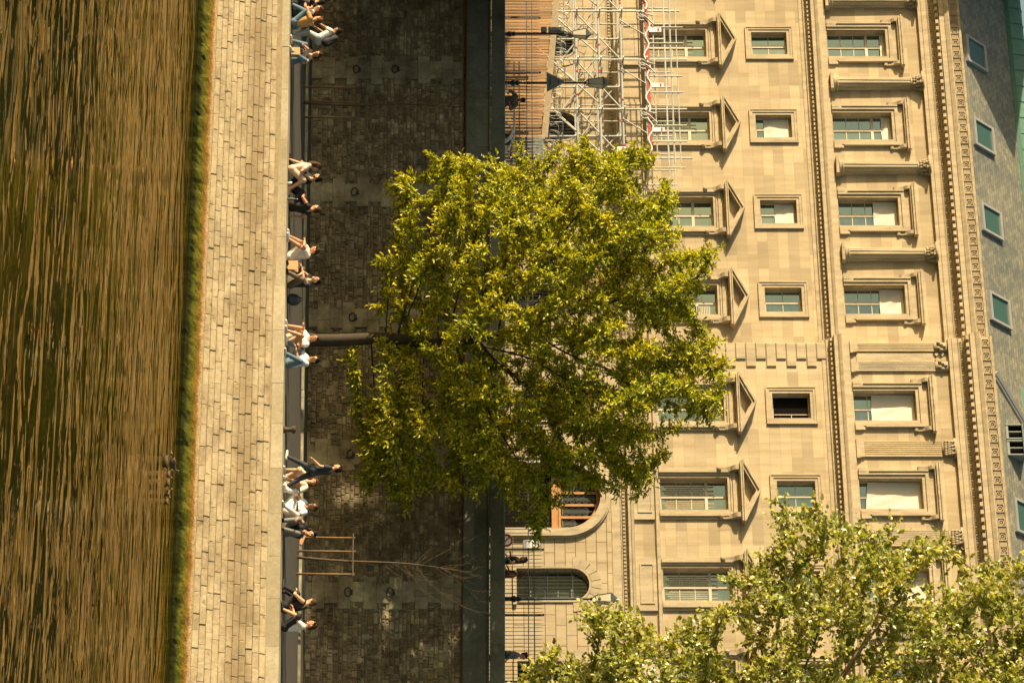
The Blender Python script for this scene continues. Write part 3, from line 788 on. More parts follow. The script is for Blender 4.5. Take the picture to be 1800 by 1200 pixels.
wi = 0
for Yw, axes in ((YL, XPW), (YR, XPE)):
    for i, ax in enumerate(axes):
        wi += 1
        surround_ped(ax, Yw, i); surround_sq(ax, Yw); surround_up(ax, Yw)
        w = frame_wood(ax, .68, ZM0, ZM1, Yw + .36, 1, 3, ZM0 + 1.86)
        if wi in (7,):                                  # louvred grille in one casement
            b = MB()
            for k in range(16): b.box(ax + .12, ax + .56, Yw + .34, Yw + .36, ZM0 + 1.3 + k * .07, ZM0 + 1.335 + k * .07)
            b.build('grille', M['wood_white'], w)
        if wi in (4, 5, 9, 10):                           # slatted blinds behind some panes
            b = MB()
            for k in range(13):
                xx = ax - .56 + k * .088; b.box(xx, xx + .05, Yw + .385, Yw + .392, ZM0 + .1 + .08 * (k % 3), ZM0 + 1.75 + .4 * (k % 2))
            b.build('slatted_blind', M['trim_worn'], w)
        w = frame_wood(ax, .55, ZS0, ZS1, Yw + .30, 1, 2, None, bar=.025)
        if wi in (5,): sheet(w, ax - .47, ax + .47, ZS0 + .36, ZS1 - .08, Yw + .29, wi * 1.3)
        if wi in (6,): sheet(w, ax - .47, ax + .47, ZS0 + .62, ZS1 - .08, Yw + .29, wi * 1.3)
        if wi == 8:                                       # an open casement; a black sheet stands in for the dark room
            g = MB(); g.box(ax - .475, ax + .475, Yw + .28, Yw + .295, ZS0 + .07, ZS1 - .07); g.build('dark_opening', M['black'], w)
            g = MB(); g.box(ax + .26, ax + .285, Yw + .26, Yw + .278, ZS0 + .08, ZS1 - .08); g.box(ax + .286, ax + .47, Yw + .26, Yw + .278, ZS0 + .76, ZS0 + .78); g.build('casement_edge', M['wood_white'], w)
        w = frame_wood(ax, .66, ZU0, ZU1, Yw + .36, 1, 3, ZU0 + 1.72)
        f = {4: (.32, .08), 5: (.30, .02), 6: (.62, .0), 7: (.60, .0), 8: (.64, .05), 9: (.76, .12), 10: (.66, .1), 11: (.5, 0)}
        if wi == 4: sheet(w, ax - .59, ax + .59, ZU1 - .22, ZU1 - .02, Yw + .335, 3.1)
        elif wi == 5: sheet(w, ax - .59, ax + .59, ZU1 - .42, ZU1 - .02, Yw + .335, 5.7)
        elif wi in f:
            hfrac, sg = f[wi]
            top = ZU1 - .02
            hgt = {6: 1.0, 7: 1.0, 8: 1.72, 9: 2.12, 10: 1.5, 11: .9}[wi]
            sheet(w, ax - .60, ax + .60, top - hgt, top, Yw + .335, wi * 2.3, sg)

# upper order: fluted half columns on the left, flat fluted pilasters on the pavilion
def column(x, Yw):
    mb = MB(); n = 36
    base = len(mb.v); zz = [16.58, 17.0, 18.2, 19.2, 19.66]
    for z in zz:
        k = 1 - .10 * (z - 16.58) / 3.1
        for i in range(n):
            a = 2 * pi * i / n; r = (.30 if i % 3 else .262) * k
            mb.v.append((x + r * cos(a), Yw - .06 + r * sin(a), z))
    for j in range(len(zz) - 1):
        for i in range(n):
            a = j * n + i; b = j * n + (i + 1) % n; mb.f.append((a, b, b + n, a + n))
    c = mb.build('column', M['trim'], pal)
    b = MB(); b.box(x - .40, x + .40, Yw - .44, Yw + .02, 16.242, 16.36)
    b.lathe([(.39, 0), (.41, .03), (.39, .07), (.33, .09), (.345, .13), (.37, .16), (.35, .20), (.30, .22)], (x, Yw - .06, 16.362), 28); b.build('base', M['trim'], c)
    capital(x, Yw, c, True)
def capital(x, Yw, par, rnd_):
    k = MB(); r0 = random.Random(int(x * 10))
    if rnd_: k.lathe([(.27, 0), (.295, .02), (.27, .05), (.26, .08), (.26, .25), (.29, .38), (.37, .46)], (x, Yw - .06, 19.66), 24)
    else: k.prism_z([(x - .29, Yw + .02), (x - .29, Yw - .10), (x + .29, Yw - .10), (x + .29, Yw + .02)], 19.66, 20.12)
    k.box(x - .41, x + .41, Yw - (.46 if rnd_ else .20), Yw + .02, 20.125, 20.215)
    for row, (z, n, sz) in enumerate(((19.82, 7, .075), (19.96, 6, .08), (20.07, 4, .085))):
        for i in range(n):
            t = (i + .5 + r0.uniform(-.1, .1)) / n
            if rnd_:
                a = pi + pi * t; rr = .27 + row * .035; px_, py_ = x + rr * cos(a), Yw - .06 + rr * sin(a)
            else: px_, py_ = x - .32 + .64 * t, Yw - .12 - row * .02
            k.ball((px_, py_, z), sz, sz * .8, sz * 1.1, None, 6, 5)
            k.ball((px_, py_ - .04, z + .07), sz * .6, sz * .7, sz * .45, None, 6, 4)
    k.build('capital', M['trim_worn'], par, True)
def pilaster(x, Yw, hw):
    fl = max(3, int(round(hw * 2 / .092))); y0 = Yw - .085
    pts = [(x - hw, Yw + .02), (x - hw, y0)]
    st = (hw * 2 - .06) / fl
    for i in range(fl):
        a = x - hw + .03 + i * st
        pts += [(a + st * .14, y0), (a + st * .26, y0 + .016), (a + st * .74, y0 + .016), (a + st * .86, y0)]
    pts += [(x + hw, y0), (x + hw, Yw + .02)]
    m = MB(); m.prism_z(pts, 16.56, 19.66)
    c = m.build('pilaster', M['trim'], pal)
    b = MB(); b.box(x - hw - .08, x + hw + .08, Yw - .16, Yw + .02, 16.242, 16.36); b.box(x - hw - .05, x + hw + .05, Yw - .14, Yw + .02, 16.362, 16.44); b.box(x - hw - .02, x + hw + .02, Yw - .11, Yw + .02, 16.442, 16.558)
    b.build('base', M['trim'], c)
    if hw > .22: capital(x, Yw, c, False)
    else:
        k = MB(); k.box(x - hw - .02, x + hw + .02, Yw - .11, Yw + .02, 19.66, 20.21)
        for i in range(5): k.ball((x - hw + .08 * i, Yw - .13, 19.85 + .11 * (i % 3)), .07, .06, .08, None, 6, 5)
        k.build('capital', M['trim_worn'], c, True)
for k in range(-3, 3): column(-62.23 + 4.1 * k, YL)
for x, hw in ((-49.50, .18), (-48.64, .19), (-45.02, .33), (-41.20, .33), (-37.38, .33), (-33.56, .33), (-29.74, .33)): pilaster(x, YR, hw)
mb = MB()
mb.box(-49.28, -48.86, YR - .04, YR + .02, 16.5, 19.6)
for z in (19.75, 19.98):
    for x in (-49.2, -48.95):
        mb.prism_y([(x - .10, z), (x, z - .08), (x + .10, z), (x, z + .08)], YR - .07, YR + .02)
mb.build('corner_panel', M['trim'], pal)
# corner quoins of the pavilion's middle storey
mb = MB(); z = 8.32; k = 0
while z < 15.0:
    L = 1.07 if k % 2 else .74
    mb.chbox(XB + .01, XB + L, YR - .065, YR + .02, z + .012, z + .405, .03); z += .41; k += 1
mb.build('quoins', M['trim'], pal)

# ground floor openings
def arch_pts(cx, zs_, r, n=24, a0=0.0, a1=pi): return [(cx - r * cos(a0 + (a1 - a0) * k / n), zs_ + r * sin(a0 + (a1 - a0) * k / n)) for k in range(n + 1)]
def arch_band(mb, cx, zs_, r0, r1, y0, y1, n=24):
    a = arch_pts(cx, zs_, r0, n); b = arch_pts(cx, zs_, r1, n)
    for k in range(n): mb.prism_y([a[k], b[k], b[k + 1], a[k + 1]], y0, y1)
for Yw, axes, door in ((YL, XPW, False), (YR, XPE, True)):
    for ax in axes:
        if door and abs(ax - XD) < 1: continue
        r = .66; zc = ZA1 - r
        m = MB(); arch_band(m, ax, zc, r - .001, r + .085, Yw - .05, Yw + .03)
        m.box(ax - r - .085, ax - r, Yw - .05, Yw + .03, ZA0, zc); m.box(ax + r, ax + r + .085, Yw - .05, Yw + .03, ZA0, zc)
        m.box(ax - r - .2, ax + r + .2, Yw - .12, Yw + .03, ZA0 - .14, ZA0)
        s = m.build('window_surround', M['trim'], pal)
        v = MB(); nv = 9
        for k in range(nv):
            a0 = pi * k / nv + .016; a1 = pi * (k + 1) / nv - .016
            A = arch_pts(ax, zc, r + .10, 5, a0, a1); B = arch_pts(ax, zc, r + .47, 5, a0, a1)
            v.prism_y(A + B[::-1], Yw - .035, Yw + .03)
        v.build('voussoirs', M['trim'], s)
        f = MB(); Y = Yw + .38
        arch_band(f, ax, zc, r - .07, r - .002, Y, Y + .07); f.box(ax - r + .002, ax - r + .07, Y, Y + .07, ZA0, zc); f.box(ax + r - .07, ax + r - .002, Y, Y + .07, ZA0, zc)
        f.box(ax - r + .07, ax + r - .07, Y - .02, Y + .06, zc - .05, zc + .05); f.box(ax - .04, ax + .04, Y - .01, Y + .06, ZA0, zc - .05)
        for zz in (ZA0 + .55, ZA0 + 1.1, ZA0 + 1.62): f.box(ax - r + .07, ax + r - .07, Y + .01, Y + .05, zz, zz + .03)
        w = f.build('window', M['signgrey'], pal)
        g = MB(); g.prism_y([(ax - r + .03, ZA0)] + arch_pts(ax, zc, r - .03, 20) + [(ax + r - .03, ZA0)], Y + .035, Y + .045); g.build('pane', M['glass_dim'], w)
        b = MB()
        for k in range(1, 9): b.tube([(ax - r + 2 * r * k / 9, Yw + .12, ZA0), (ax - r + 2 * r * k / 9, Yw + .12, zc + sqrt(max(0, r * r - (r - 2 * r * k / 9) ** 2)))], .012, 5)
        for zz in (ZA0 + .5, ZA0 + 1.2, zc): b.box(ax - r, ax + r, Yw + .11, Yw + .13, zz, zz + .03)
        b.build('bars', M['iron'], w)
# the great doorway
zc = 5.98 - DR
m = MB()
for r0, r1, pr in ((DR, DR + .22, .10), (DR + .22, DR + .36, .16), (DR + .36, DR + .42, .10)):
    arch_band(m, XD, zc, r0, r1, YR - pr, YR + .03, 32)
    m.box(XD - r1, XD - r0, YR - pr, YR + .03, ZG, zc); m.box(XD + r0, XD + r1, YR - pr, YR + .03, ZG, zc)
m.build('door_surround', M['trim'], pal)
f = MB(); Y = YR + .34
f.box(XD - DR + .002, XD + DR - .002, Y - .05, Y + .12, 4.05, 4.32); f.box(XD - DR + .002, XD + DR - .002, Y - .10, Y + .12, 4.32, 4.42)
arch_band(f, XD, zc, DR - .14, DR - .002, Y, Y + .1, 32); f.box(XD - DR + .002, XD - DR + .14, Y, Y + .1, 4.42, zc); f.box(XD + DR - .14, XD + DR - .002, Y, Y + .1, 4.42, zc)
for x in (-.78, -.26, .26, .78): f.box(XD + x - .05, XD + x + .05, Y - .02, Y + .08, 4.42, zc + sqrt(DR * DR - x * x) - .1)
f.box(XD - DR + .01, XD - DR + .16, Y, Y + .1, ZG, 4.05); f.box(XD + DR - .16, XD + DR - .01, Y, Y + .1, ZG, 4.05)
d = f.build('door', M['doorwood'], pal)
g = MB(); g.prism_y([(XD - DR + .05, 4.42)] + arch_pts(XD, zc, DR - .05, 24) + [(XD + DR - .05, 4.42)], Y + .06, Y + .07); g.build('fanlight', M['black'], d)
for i in range(5):
    g = MB()
    xc = XD + (-1.04 + .52 * i)
    top = zc + sqrt(max(.05, DR * DR - (abs(xc - XD) + .2) ** 2)) - .12
    z = 4.62
    while z < top:
        for sx in (-1, 1):
            g.tube([(xc + sx * (.03 + .13 * abs(sin(t * .5))) , Y + .03, z - .12 + .24 * t / 6.28) for t in [6.28 * q / 10 for q in range(11)]], .012, 4)
        g.tube([(xc + .06 * cos(t), Y + .03, z + .06 * sin(t)) for t in [6.28 * q / 10 for q in range(11)]], .010, 4, False)
        z += .26
    g.box(xc - .19, xc + .19, Y + .025, Y + .035, 4.47, 4.49); g.box(xc - .006, xc + .006, Y + .025, Y + .035, 4.47, top)
    g.build('scroll_grille', M['signgrey'], d)
g = MB(); g.box(XD - DR + .17, XD + DR - .17, Y + .05, Y + .08, ZG, 4.05); g.build('doorway_dark', M['black'], d)  # black sheet stands in for the shade inside the open doorway

# ---- roof
rf = MB(); ZR0 = 22.0
def roof_slab(mb, x0, x1, Y0, z0, rise): 
    mb.add([(x0, Y0, z0), (x1, Y0, z0), (x1, Y0 + rise, z0 + rise), (x0, Y0 + rise, z0 + rise), (x0, Y0 + .2, z0 - .2), (x1, Y0 + .2, z0 - .2), (x1, Y0 + rise + .2, z0 + rise - .2), (x0, Y0 + rise + .2, z0 + rise - .2)],
           [(0, 1, 2, 3), (4, 7, 6, 5), (0, 4, 5, 1), (1, 5, 6, 2), (2, 6, 7, 3), (3, 7, 4, 0)])
roof_slab(rf, XL0, XB + .2, YL - .05, ZR0, 2.75)
roof_slab(rf, XB + .2, XR1, YR - .05, ZR0, 6.5)
rf.add([(XB + .2, YR - .05, ZR0), (XB + .2, YR + 6.45, ZR0 + 6.5), (XB + .2, YR + 6.45, ZR0)], [(0, 1, 2)])
roof = rf.build('roof', M['slate'], pal)
cp = MB()
cp.prism_x([(YL + 2.55, ZR0 + 2.62), (YL + 2.50, ZR0 + 2.80), (YL + 2.62, ZR0 + 3.30), (YL + 2.95, ZR0 + 3.45), (YL + 6.0, ZR0 + 3.5), (YL + 6.0, ZR0 + 2.4), (YL + 3.0, ZR0 + 2.4)], XL0, XB + .19)
x = XL0 + .3
while x < XB: cp.prism_x([(YL + 2.48, ZR0 + 2.80), (YL + 2.58, ZR0 + 3.32), (YL + 2.95, ZR0 + 3.48), (YL + 3.0, ZR0 + 3.40), (YL + 2.64, ZR0 + 3.26), (YL + 2.54, ZR0 + 2.80)], x - .03, x + .03); x += .8
cp.build('ridge_capping', M['copper'], roof)
def slope(Yw, x, d, lift): return Vector((x, Yw - .05 + d - lift * .707, ZR0 + d + lift * .707))
def skylight(x, Yw, d0, d1, hw):
    m = MB()
    def slab(xa, xb, da, db, l0, l1):
        vs = [slope(Yw, xa, da, l0), slope(Yw, xb, da, l0), slope(Yw, xb, db, l0), slope(Yw, xa, db, l0), slope(Yw, xa, da, l1), slope(Yw, xb, da, l1), slope(Yw, xb, db, l1), slope(Yw, xa, db, l1)]
        m.add(vs, [(0, 3, 2, 1), (4, 5, 6, 7), (0, 1, 5, 4), (1, 2, 6, 5), (2, 3, 7, 6), (3, 0, 4, 7)])
    w = .11
    slab(x - hw - w, x - hw, d0 - w, d1 + w, -.05, .14); slab(x + hw, x + hw + w, d0 - w, d1 + w, -.05, .14)
    slab(x - hw, x + hw, d0 - w, d0, -.05, .14); slab(x - hw, x + hw, d1, d1 + w, -.05, .14)
    s = m.build('skylight', M['zinc'], roof)
    m = MB(); slab(x - hw, x + hw, d0, d1, .02, .07); m.build('pane', M['roofglass'], s)
for x in (-64.15, -60.05, -55.95, -51.8, -68.25): skylight(x, YL, .30, 1.12, .56)
skylight(-42.35, YR, .45, 1.5, .62); skylight(-38.6, YR, .5, 1.5, .6)
# small roof ventilator, box dormer and sloping zinc hip on the pavilion roof
m = MB()
for xa in (-46.2, -45.5):
    y0, z0 = YR + .25, ZR0 + .35
    m.prism_x([(y0, z0), (y0, z0 + .62), (y0 + .1, z0 + .70), (y0 + 1.1, z0 + .72), (y0 + 1.1, z0)], xa - .05, xa)
    m.prism_x([(y0, z0), (y0, z0 + .62), (y0 + .1, z0 + .70), (y0 + 1.1, z0 + .72), (y0 + 1.1, z0)], xa + .55, xa + .6)
    m.prism_x([(y0 - .04, z0 + .64), (y0 + .1, z0 + .74), (y0 + 1.1, z0 + .76), (y0 + 1.1, z0 + .70), (y0 + .1, z0 + .68)], xa - .08, xa + .63)
    m.box(xa, xa + .55, y0 + .02, y0 + .08, z0, z0 + .1); m.box(xa + .26, xa + .30, y0 + .02, y0 + .08, z0 + .1, z0 + .62)
v = m.build('vent_dormer', M['signgrey'], roof)
m = MB(); m.box(-46.19, -45.66, YR + .4, YR + .45, ZR0 + .4, ZR0 + 1.0); m.box(-45.49, -44.96, YR + .4, YR + .45, ZR0 + .4, ZR0 + 1.0); m.build('opening', M['black'], v)
m = MB(); x0, x1 = -48.3, -46.9; y0, z0 = YR + 1.35, ZR0 + 1.35
m.prism_x([(y0, z0), (y0, z0 + 1.3), (y0 + 2.0, z0 + 1.6), (y0 + 2.0, z0 + 1.0)], x0, x1)
v = m.build('box_dormer', M['trim'], roof)
m = MB(); m.prism_x([(y0 - .06, z0 - .02), (y0 - .06, z0 + .16), (y0 + .0, z0 + .16), (y0, z0 - .02)], x0 - .05, x1 + .05); m.prism_x([(y0 - .1, z0 + 1.3), (y0 - .08, z0 + 1.38), (y0 + 2.1, z0 + 1.7), (y0 + 2.1, z0 + 1.6)], x0 - .1, x1 + .1); m.build('copper_trim', M['copper'], v)
m = MB(); a, b = slope(YR, -48.4, .05, .03), slope(YR, -45.2, 2.6, .03)
m.tube([a, b], .13, 6); m.tube([a + Vector((.25, 0, 0)), b + Vector((.25, 0, 0))], .06, 6); m.build('hip_flashing', M['zinc'], roof)
m = MB(); a, b = slope(YR, -38.0, .2, .03), slope(YR, -36.2, 1.2, .03); m.tube([a, b], .12, 6); m.build('hip_flashing', M['zinc'], roof)
# unseen steep roof, added and shaped to throw a shadow across the slates
m = MB(); x0, x1, y0, y1, z0, zt = -92, -69.5, YL - 3.2, YL + 9, ZR0 - .1, ZR0 + 4.6
m.add([(x0, y0, z0), (x1, y0, z0), (x1, y1, z0), (x0, y1, z0), (x0 + 3, y0 + .05, zt), (x1 + .2, y0 + .05, zt), (x1 - 3, y1 - 2, zt), (x0 + 3, y1 - 2, zt)],
      [(0, 1, 5, 4), (1, 2, 6, 5), (2, 3, 7, 6), (3, 0, 4, 7), (4, 5, 6, 7)])
m.build('shadow_roof', M['slate'], pal)
m = MB(); m.box(-91.5, -72.2, YL - 2.0, YL - .003, ZG, ZR0 - .1); m.box(-91.8, -71.9, YL - 2.4, YL - .003, 20.9, 21.3); m.build('corner_pavilion', M['ashlar'], pal)

# ------------------------------------------------------------------ street furniture behind the parapet
YFN = 98.0
fen = empty('railing', (-41, YFN, .97), 'tall dark iron railing of thin spiked bars along the forecourt', 'railing')
b = MB(); x = -62.0
while x < -20:
    z = zs(x); b.tube([(x, YFN, z + .25), (x, YFN, z + 2.36), (x, YFN, z + 2.52)], [.013, .013, .003], 5); x += .148
b.build('bars', M['iron'], fen)
for h in (.28, 1.95, 2.16):
    r = MB(); r.add([(-62, YFN - .02, zs(-62) + h), (-20, YFN - .02, zs(-20) + h), (-20, YFN + .02, zs(-20) + h), (-62, YFN + .02, zs(-62) + h),
                     (-62, YFN - .02, zs(-62) + h + .035), (-20, YFN - .02, zs(-20) + h + .035), (-20, YFN + .02, zs(-20) + h + .035), (-62, YFN + .02, zs(-62) + h + .035)],
                    [(0, 3, 2, 1), (4, 5, 6, 7), (0, 1, 5, 4), (1, 2, 6, 5), (2, 3, 7, 6), (3, 0, 4, 7)])
    r.build('rail', M['iron'], fen)
x = -61.2
while x < -20:
    p = MB(); z = zs(x); p.box(x - .03, x + .03, YFN - .03, YFN + .03, z + .0, z + 2.45); p.ball((x, YFN, z + 2.5), .05); p.build('post', M['iron'], fen); x += 2.55

# plank hoarding round the building site
a0, a1 = P(-60, 979, 99.2), P(243, 953, 99.2)
hd = empty('hoarding', ((a0.x + a1.x) / 2, 99.2, .97), 'tall hoarding of upright orange brown planks with a sloping top board', 'hoarding')
rnd = random.Random(21); mb = MB(); x = a0.x
while x < a1.x:
    w = .135; zt = a0.z + (a1.z - a0.z) * (x - a0.x) / (a1.x - a0.x)
    mb.box(x, x + w - rnd.uniform(.012, .034), 99.2 + rnd.uniform(0, .014), 99.23, zs(x), zt - .05 + rnd.uniform(-.03, 0.02)); x += w
mb.build('planks', M['planks'], hd)
mb = MB()
for dz, t in ((.0, .22),):
    vs = [(a0.x, 99.14, a0.z - .03), (a1.x, 99.14, a1.z - .03), (a1.x, 99.14, a1.z + t), (a0.x, 99.14, a0.z + t), (a0.x, 99.19, a0.z - .03), (a1.x, 99.19, a1.z - .03), (a1.x, 99.19, a1.z + t), (a0.x, 99.19, a0.z + t)]
    mb.add(vs, [(0, 1, 2, 3), (4, 7, 6, 5), (0, 4, 5, 1), (1, 5, 6, 2), (2, 6, 7, 3), (3, 7, 4, 0)])
mb.build('top_board', M['board'], hd)
mb = MB(); mb.box(a0.x, a1.x, 99.235, 99.3, 1.8, 1.95); mb.box(a0.x, a1.x, 99.235, 99.3, 3.1, 3.25); mb.build('batten', M['board'], hd)
# coils of razor wire on top
rwz = empty('razor_wire', ((a0.x + a1.x) / 2, 99.25, 4.2), 'coils of razor wire running along the top of the hoarding', 'razor wire')
mb = MB(); pts = []; n = 720
for i in range(n):
    f = i / (n - 1); x = a0.x + (P(292, 960, 99.3).x - a0.x) * f; a = f * 2 * pi * 44
    zc_ = a0.z + (a1.z - a0.z) * (x - a0.x) / (a1.x - a0.x) + .42
    rr = .23 + .05 * sin(f * 61)
    pts.append((x + .10 * sin(a * .5) + rr * .5 * cos(a * 1.0), 99.3 + rr * sin(a) * .8, zc_ + rr * cos(a + .6) * 1.0))
mb.tube(pts, .013, 4, False)
for k in range(0, n, 3):
    p = Vector(pts[k]); q = Vector((random.uniform(-1, 1), random.uniform(-1, 1), random.uniform(-1, 1))) * .03
    mb.add([p - q, p + q.orthogonal() * .5, p + q], [(0, 1, 2)])
mb.build('coil', M['galv'], rwz)
mb = MB()
for f in (.1, .3, .5, .7, .9): 
    x = a0.x + (a1.x - a0.x) * f; z = a0.z + (a1.z - a0.z) * f; mb.tube([(x, 99.32, z - .5), (x, 99.32, z + .75)], .02, 5)
mb.build('stake', M['galv'], rwz)

# grey slatted gate right of the hoarding
x0, x1 = P(245, 900, 98.6).x, P(395, 900, 98.6).x
gt = empty('slatted_gate', ((x0 + x1) / 2, 98.6, .97), 'grey metal gate of fine upright slats beside the hoarding', 'gate')
mb = MB(); x = x0
while x < x1: mb.box(x, x + .035, 98.6, 98.63, 1.05, 3.72); x += .062
mb.build('slats', M['signgrey'], gt)
mb = MB(); mb.box(x0 - .06, x1 + .06, 98.64, 98.70, 1.05, 1.17); mb.box(x0 - .06, x1 + .06, 98.64, 98.70, 2.4, 2.5); mb.box(x0 - .06, x1 + .06, 98.64, 98.70, 3.62, 3.74); mb.box(x0 - .1, x0 - .02, 98.6, 98.68, .97, 3.8); mb.box(x1 + .02, x1 + .1, 98.6, 98.68, .97, 3.8)
mb.build('gate_frame', M['signgrey'], gt)

# ---- scaffolding
sc = empty('scaffolding', (-61.5, 102.4, 1.0), 'galvanised tube scaffolding with guard rails in front of the left facade', 'scaffolding')
def sx(U, Y): return P(U, 1000, Y).x
SY = (101.3, 103.1, 104.2)
levels = [3.05, 5.25, 6.2, 7.12, 8.1]
xr = [sx(u, SY[0]) for u in (-66, 20, 105, 192, 278, 330)]
zt = [9.75, 9.6, 9.85, 9.75, 9.9, 9.75]
for iy, Y in enumerate(SY[:2]):
    for i, x in enumerate(xr):
        if i == 5 and iy == 0: continue
        m = MB(); m.tube([(x + iy * .25, Y, zs(x)), (x + iy * .25, Y, zt[i] - iy * .5)], .040, 7)
        for z in levels: m.tube([(x + iy * .25, Y, z - .06), (x + iy * .25, Y, z + .06)], .066, 7)
        m.build('standard', M['galv'], sc)
    for z in levels[1:]:
        m = MB(); m.tube([(xr[0] - 2, Y, z), (xr[4] + .3 + iy * 1.2, Y, z)], .042, 6); m.build('ledger', M['galv'], sc)
    if iy == 0:
        for z in (8.47, 8.92, 9.18, 9.42):
            m = MB(); m.tube([(xr[0] - 2, Y - .02, z), (xr[4] + .25, Y - .02, z)], .026, 6); m.build('guard_rail', M['galv'], sc)
    else:
        for z in (9.1, 9.32):
            m = MB(); m.tube([(xr[0] - 2, Y - .02, z), (xr[4] + 1.9, Y - .02, z)], .026, 6); m.build('guard_rail', M['galv'], sc)
for x in xr[:5]:                                             # transoms and intermediate uprights
    for z in levels[1:]:
        m = MB(); m.tube([(x, SY[0] - .25, z + .07), (x + .25, SY[1] + .3, z + .07)], .034, 6); m.build('transom', M['galv'], sc)
for i in range(5):
    for f in (.35, .68):
        x = xr[i] + (xr[i + 1] - xr[i]) * f
        if x > xr[4] + .8: continue
        m = MB(); m.tube([(x, SY[0] - .05, 8.1), (x, SY[0] - .05, 9.62 + .1 * (i % 2))], .028, 6); m.build('standard', M['galv'], sc)
        m = MB(); m.tube([(x + .3, SY[1], 5.2), (x + .3, SY[1], 9.4)], .028, 6); m.build('standard', M['galv'], sc)
for i in range(4):                                           # crossing braces
    xa, xb = xr[i], xr[i + 1]
    for (p, q) in (((xa, SY[0] + .07, 5.25), (xb, SY[0] + .07, 7.12)), ((xa, SY[1] + .07, 7.12), (xb, SY[1] + .07, 5.25)), ((xa + .2, SY[0] + .1, 4.4), (xb - .3, SY[0] + .1, 6.2)), ((xb, SY[0] + .12, 4.6), (xa + .4, SY[0] + .12, 6.0)), ((xa, SY[1] - .1, 3.0), (xb, SY[1] - .1, 5.25))):
        m = MB(); m.tube([p, q], .032, 6); m.build('brace', M['galv'], sc)
    m = MB(); m.tube([(xa + .5, SY[0] - .08, 7.12), (xa + 1.2, SY[0] - .08, 8.1)], .025, 6); m.build('brace', M['galv'], sc)
    for f in (.05, .12):                                      # bent rail ends of the platform
        x = xa + (xb - xa) * f
        m = MB(); m.tube([(x + .9 * f * 4, SY[0] - .12, 8.5), (x + .1, SY[0] - .14, 8.2), (x - .05, SY[0] - .14, 7.95), (x + .08, SY[0] - .14, 7.82), (x + .22, SY[0] - .14, 7.9), (x + .25, SY[0] - .13, 8.1)], .03, 6); m.build('rail_hook', M['galv'], sc)
m = MB()
for k in range(5): m.box(xr[0] - 2, xr[4] + .4, SY[0] + .04 + k * .34, SY[0] + .34 + k * .34, 8.04, 8.09)
m.build('platform', M['board'], sc)
m = MB(); m.box(xr[0] - 2, xr[4] + .3, SY[0] - .075, SY[0] - .055, 8.14, 8.27); m.build('toe_netting', M['red'], sc)
m = MB(); pts = []
for i in range(90):
    f = i / 89; pts.append((xr[0] - 2 + (xr[4] + 2.3 - xr[0]) * f, SY[0] - .09, 8.20 + .09 * sin(f * 75) + .05 * sin(f * 31)))
m.tube(pts, .035, 5); m.build('tape', M['white'], sc)
rnd = random.Random(4)
for U, V in ((53, 1152), (150, 1156), (228, 1158), (262, 1090)):  # white load notices tied to the rails
    p = P(U, V, SY[0] - .1); m = MB(); m.box(p.x - .10, p.x + .10, SY[0] - .12, SY[0] - .105, p.z - .26, p.z + .24); n = m.build('notice', M['paper'], sc)
    m = MB(); m.box(p.x - .07, p.x + .07, SY[0] - .126, SY[0] - .122, p.z + .08, p.z + .16)
    m.build('notice_heading', M['red'], n)
m = MB()
for i in range(26):                                            # red couplers
    x = rnd.choice(xr[:5]) + rnd.uniform(-1.0, 1.0); z = rnd.choice(levels[1:]); m.box(x - .03, x + .03, SY[0] - .055, SY[0] - .03, z - .055, z + .055)
m.build('coupler', M['red'], sc)

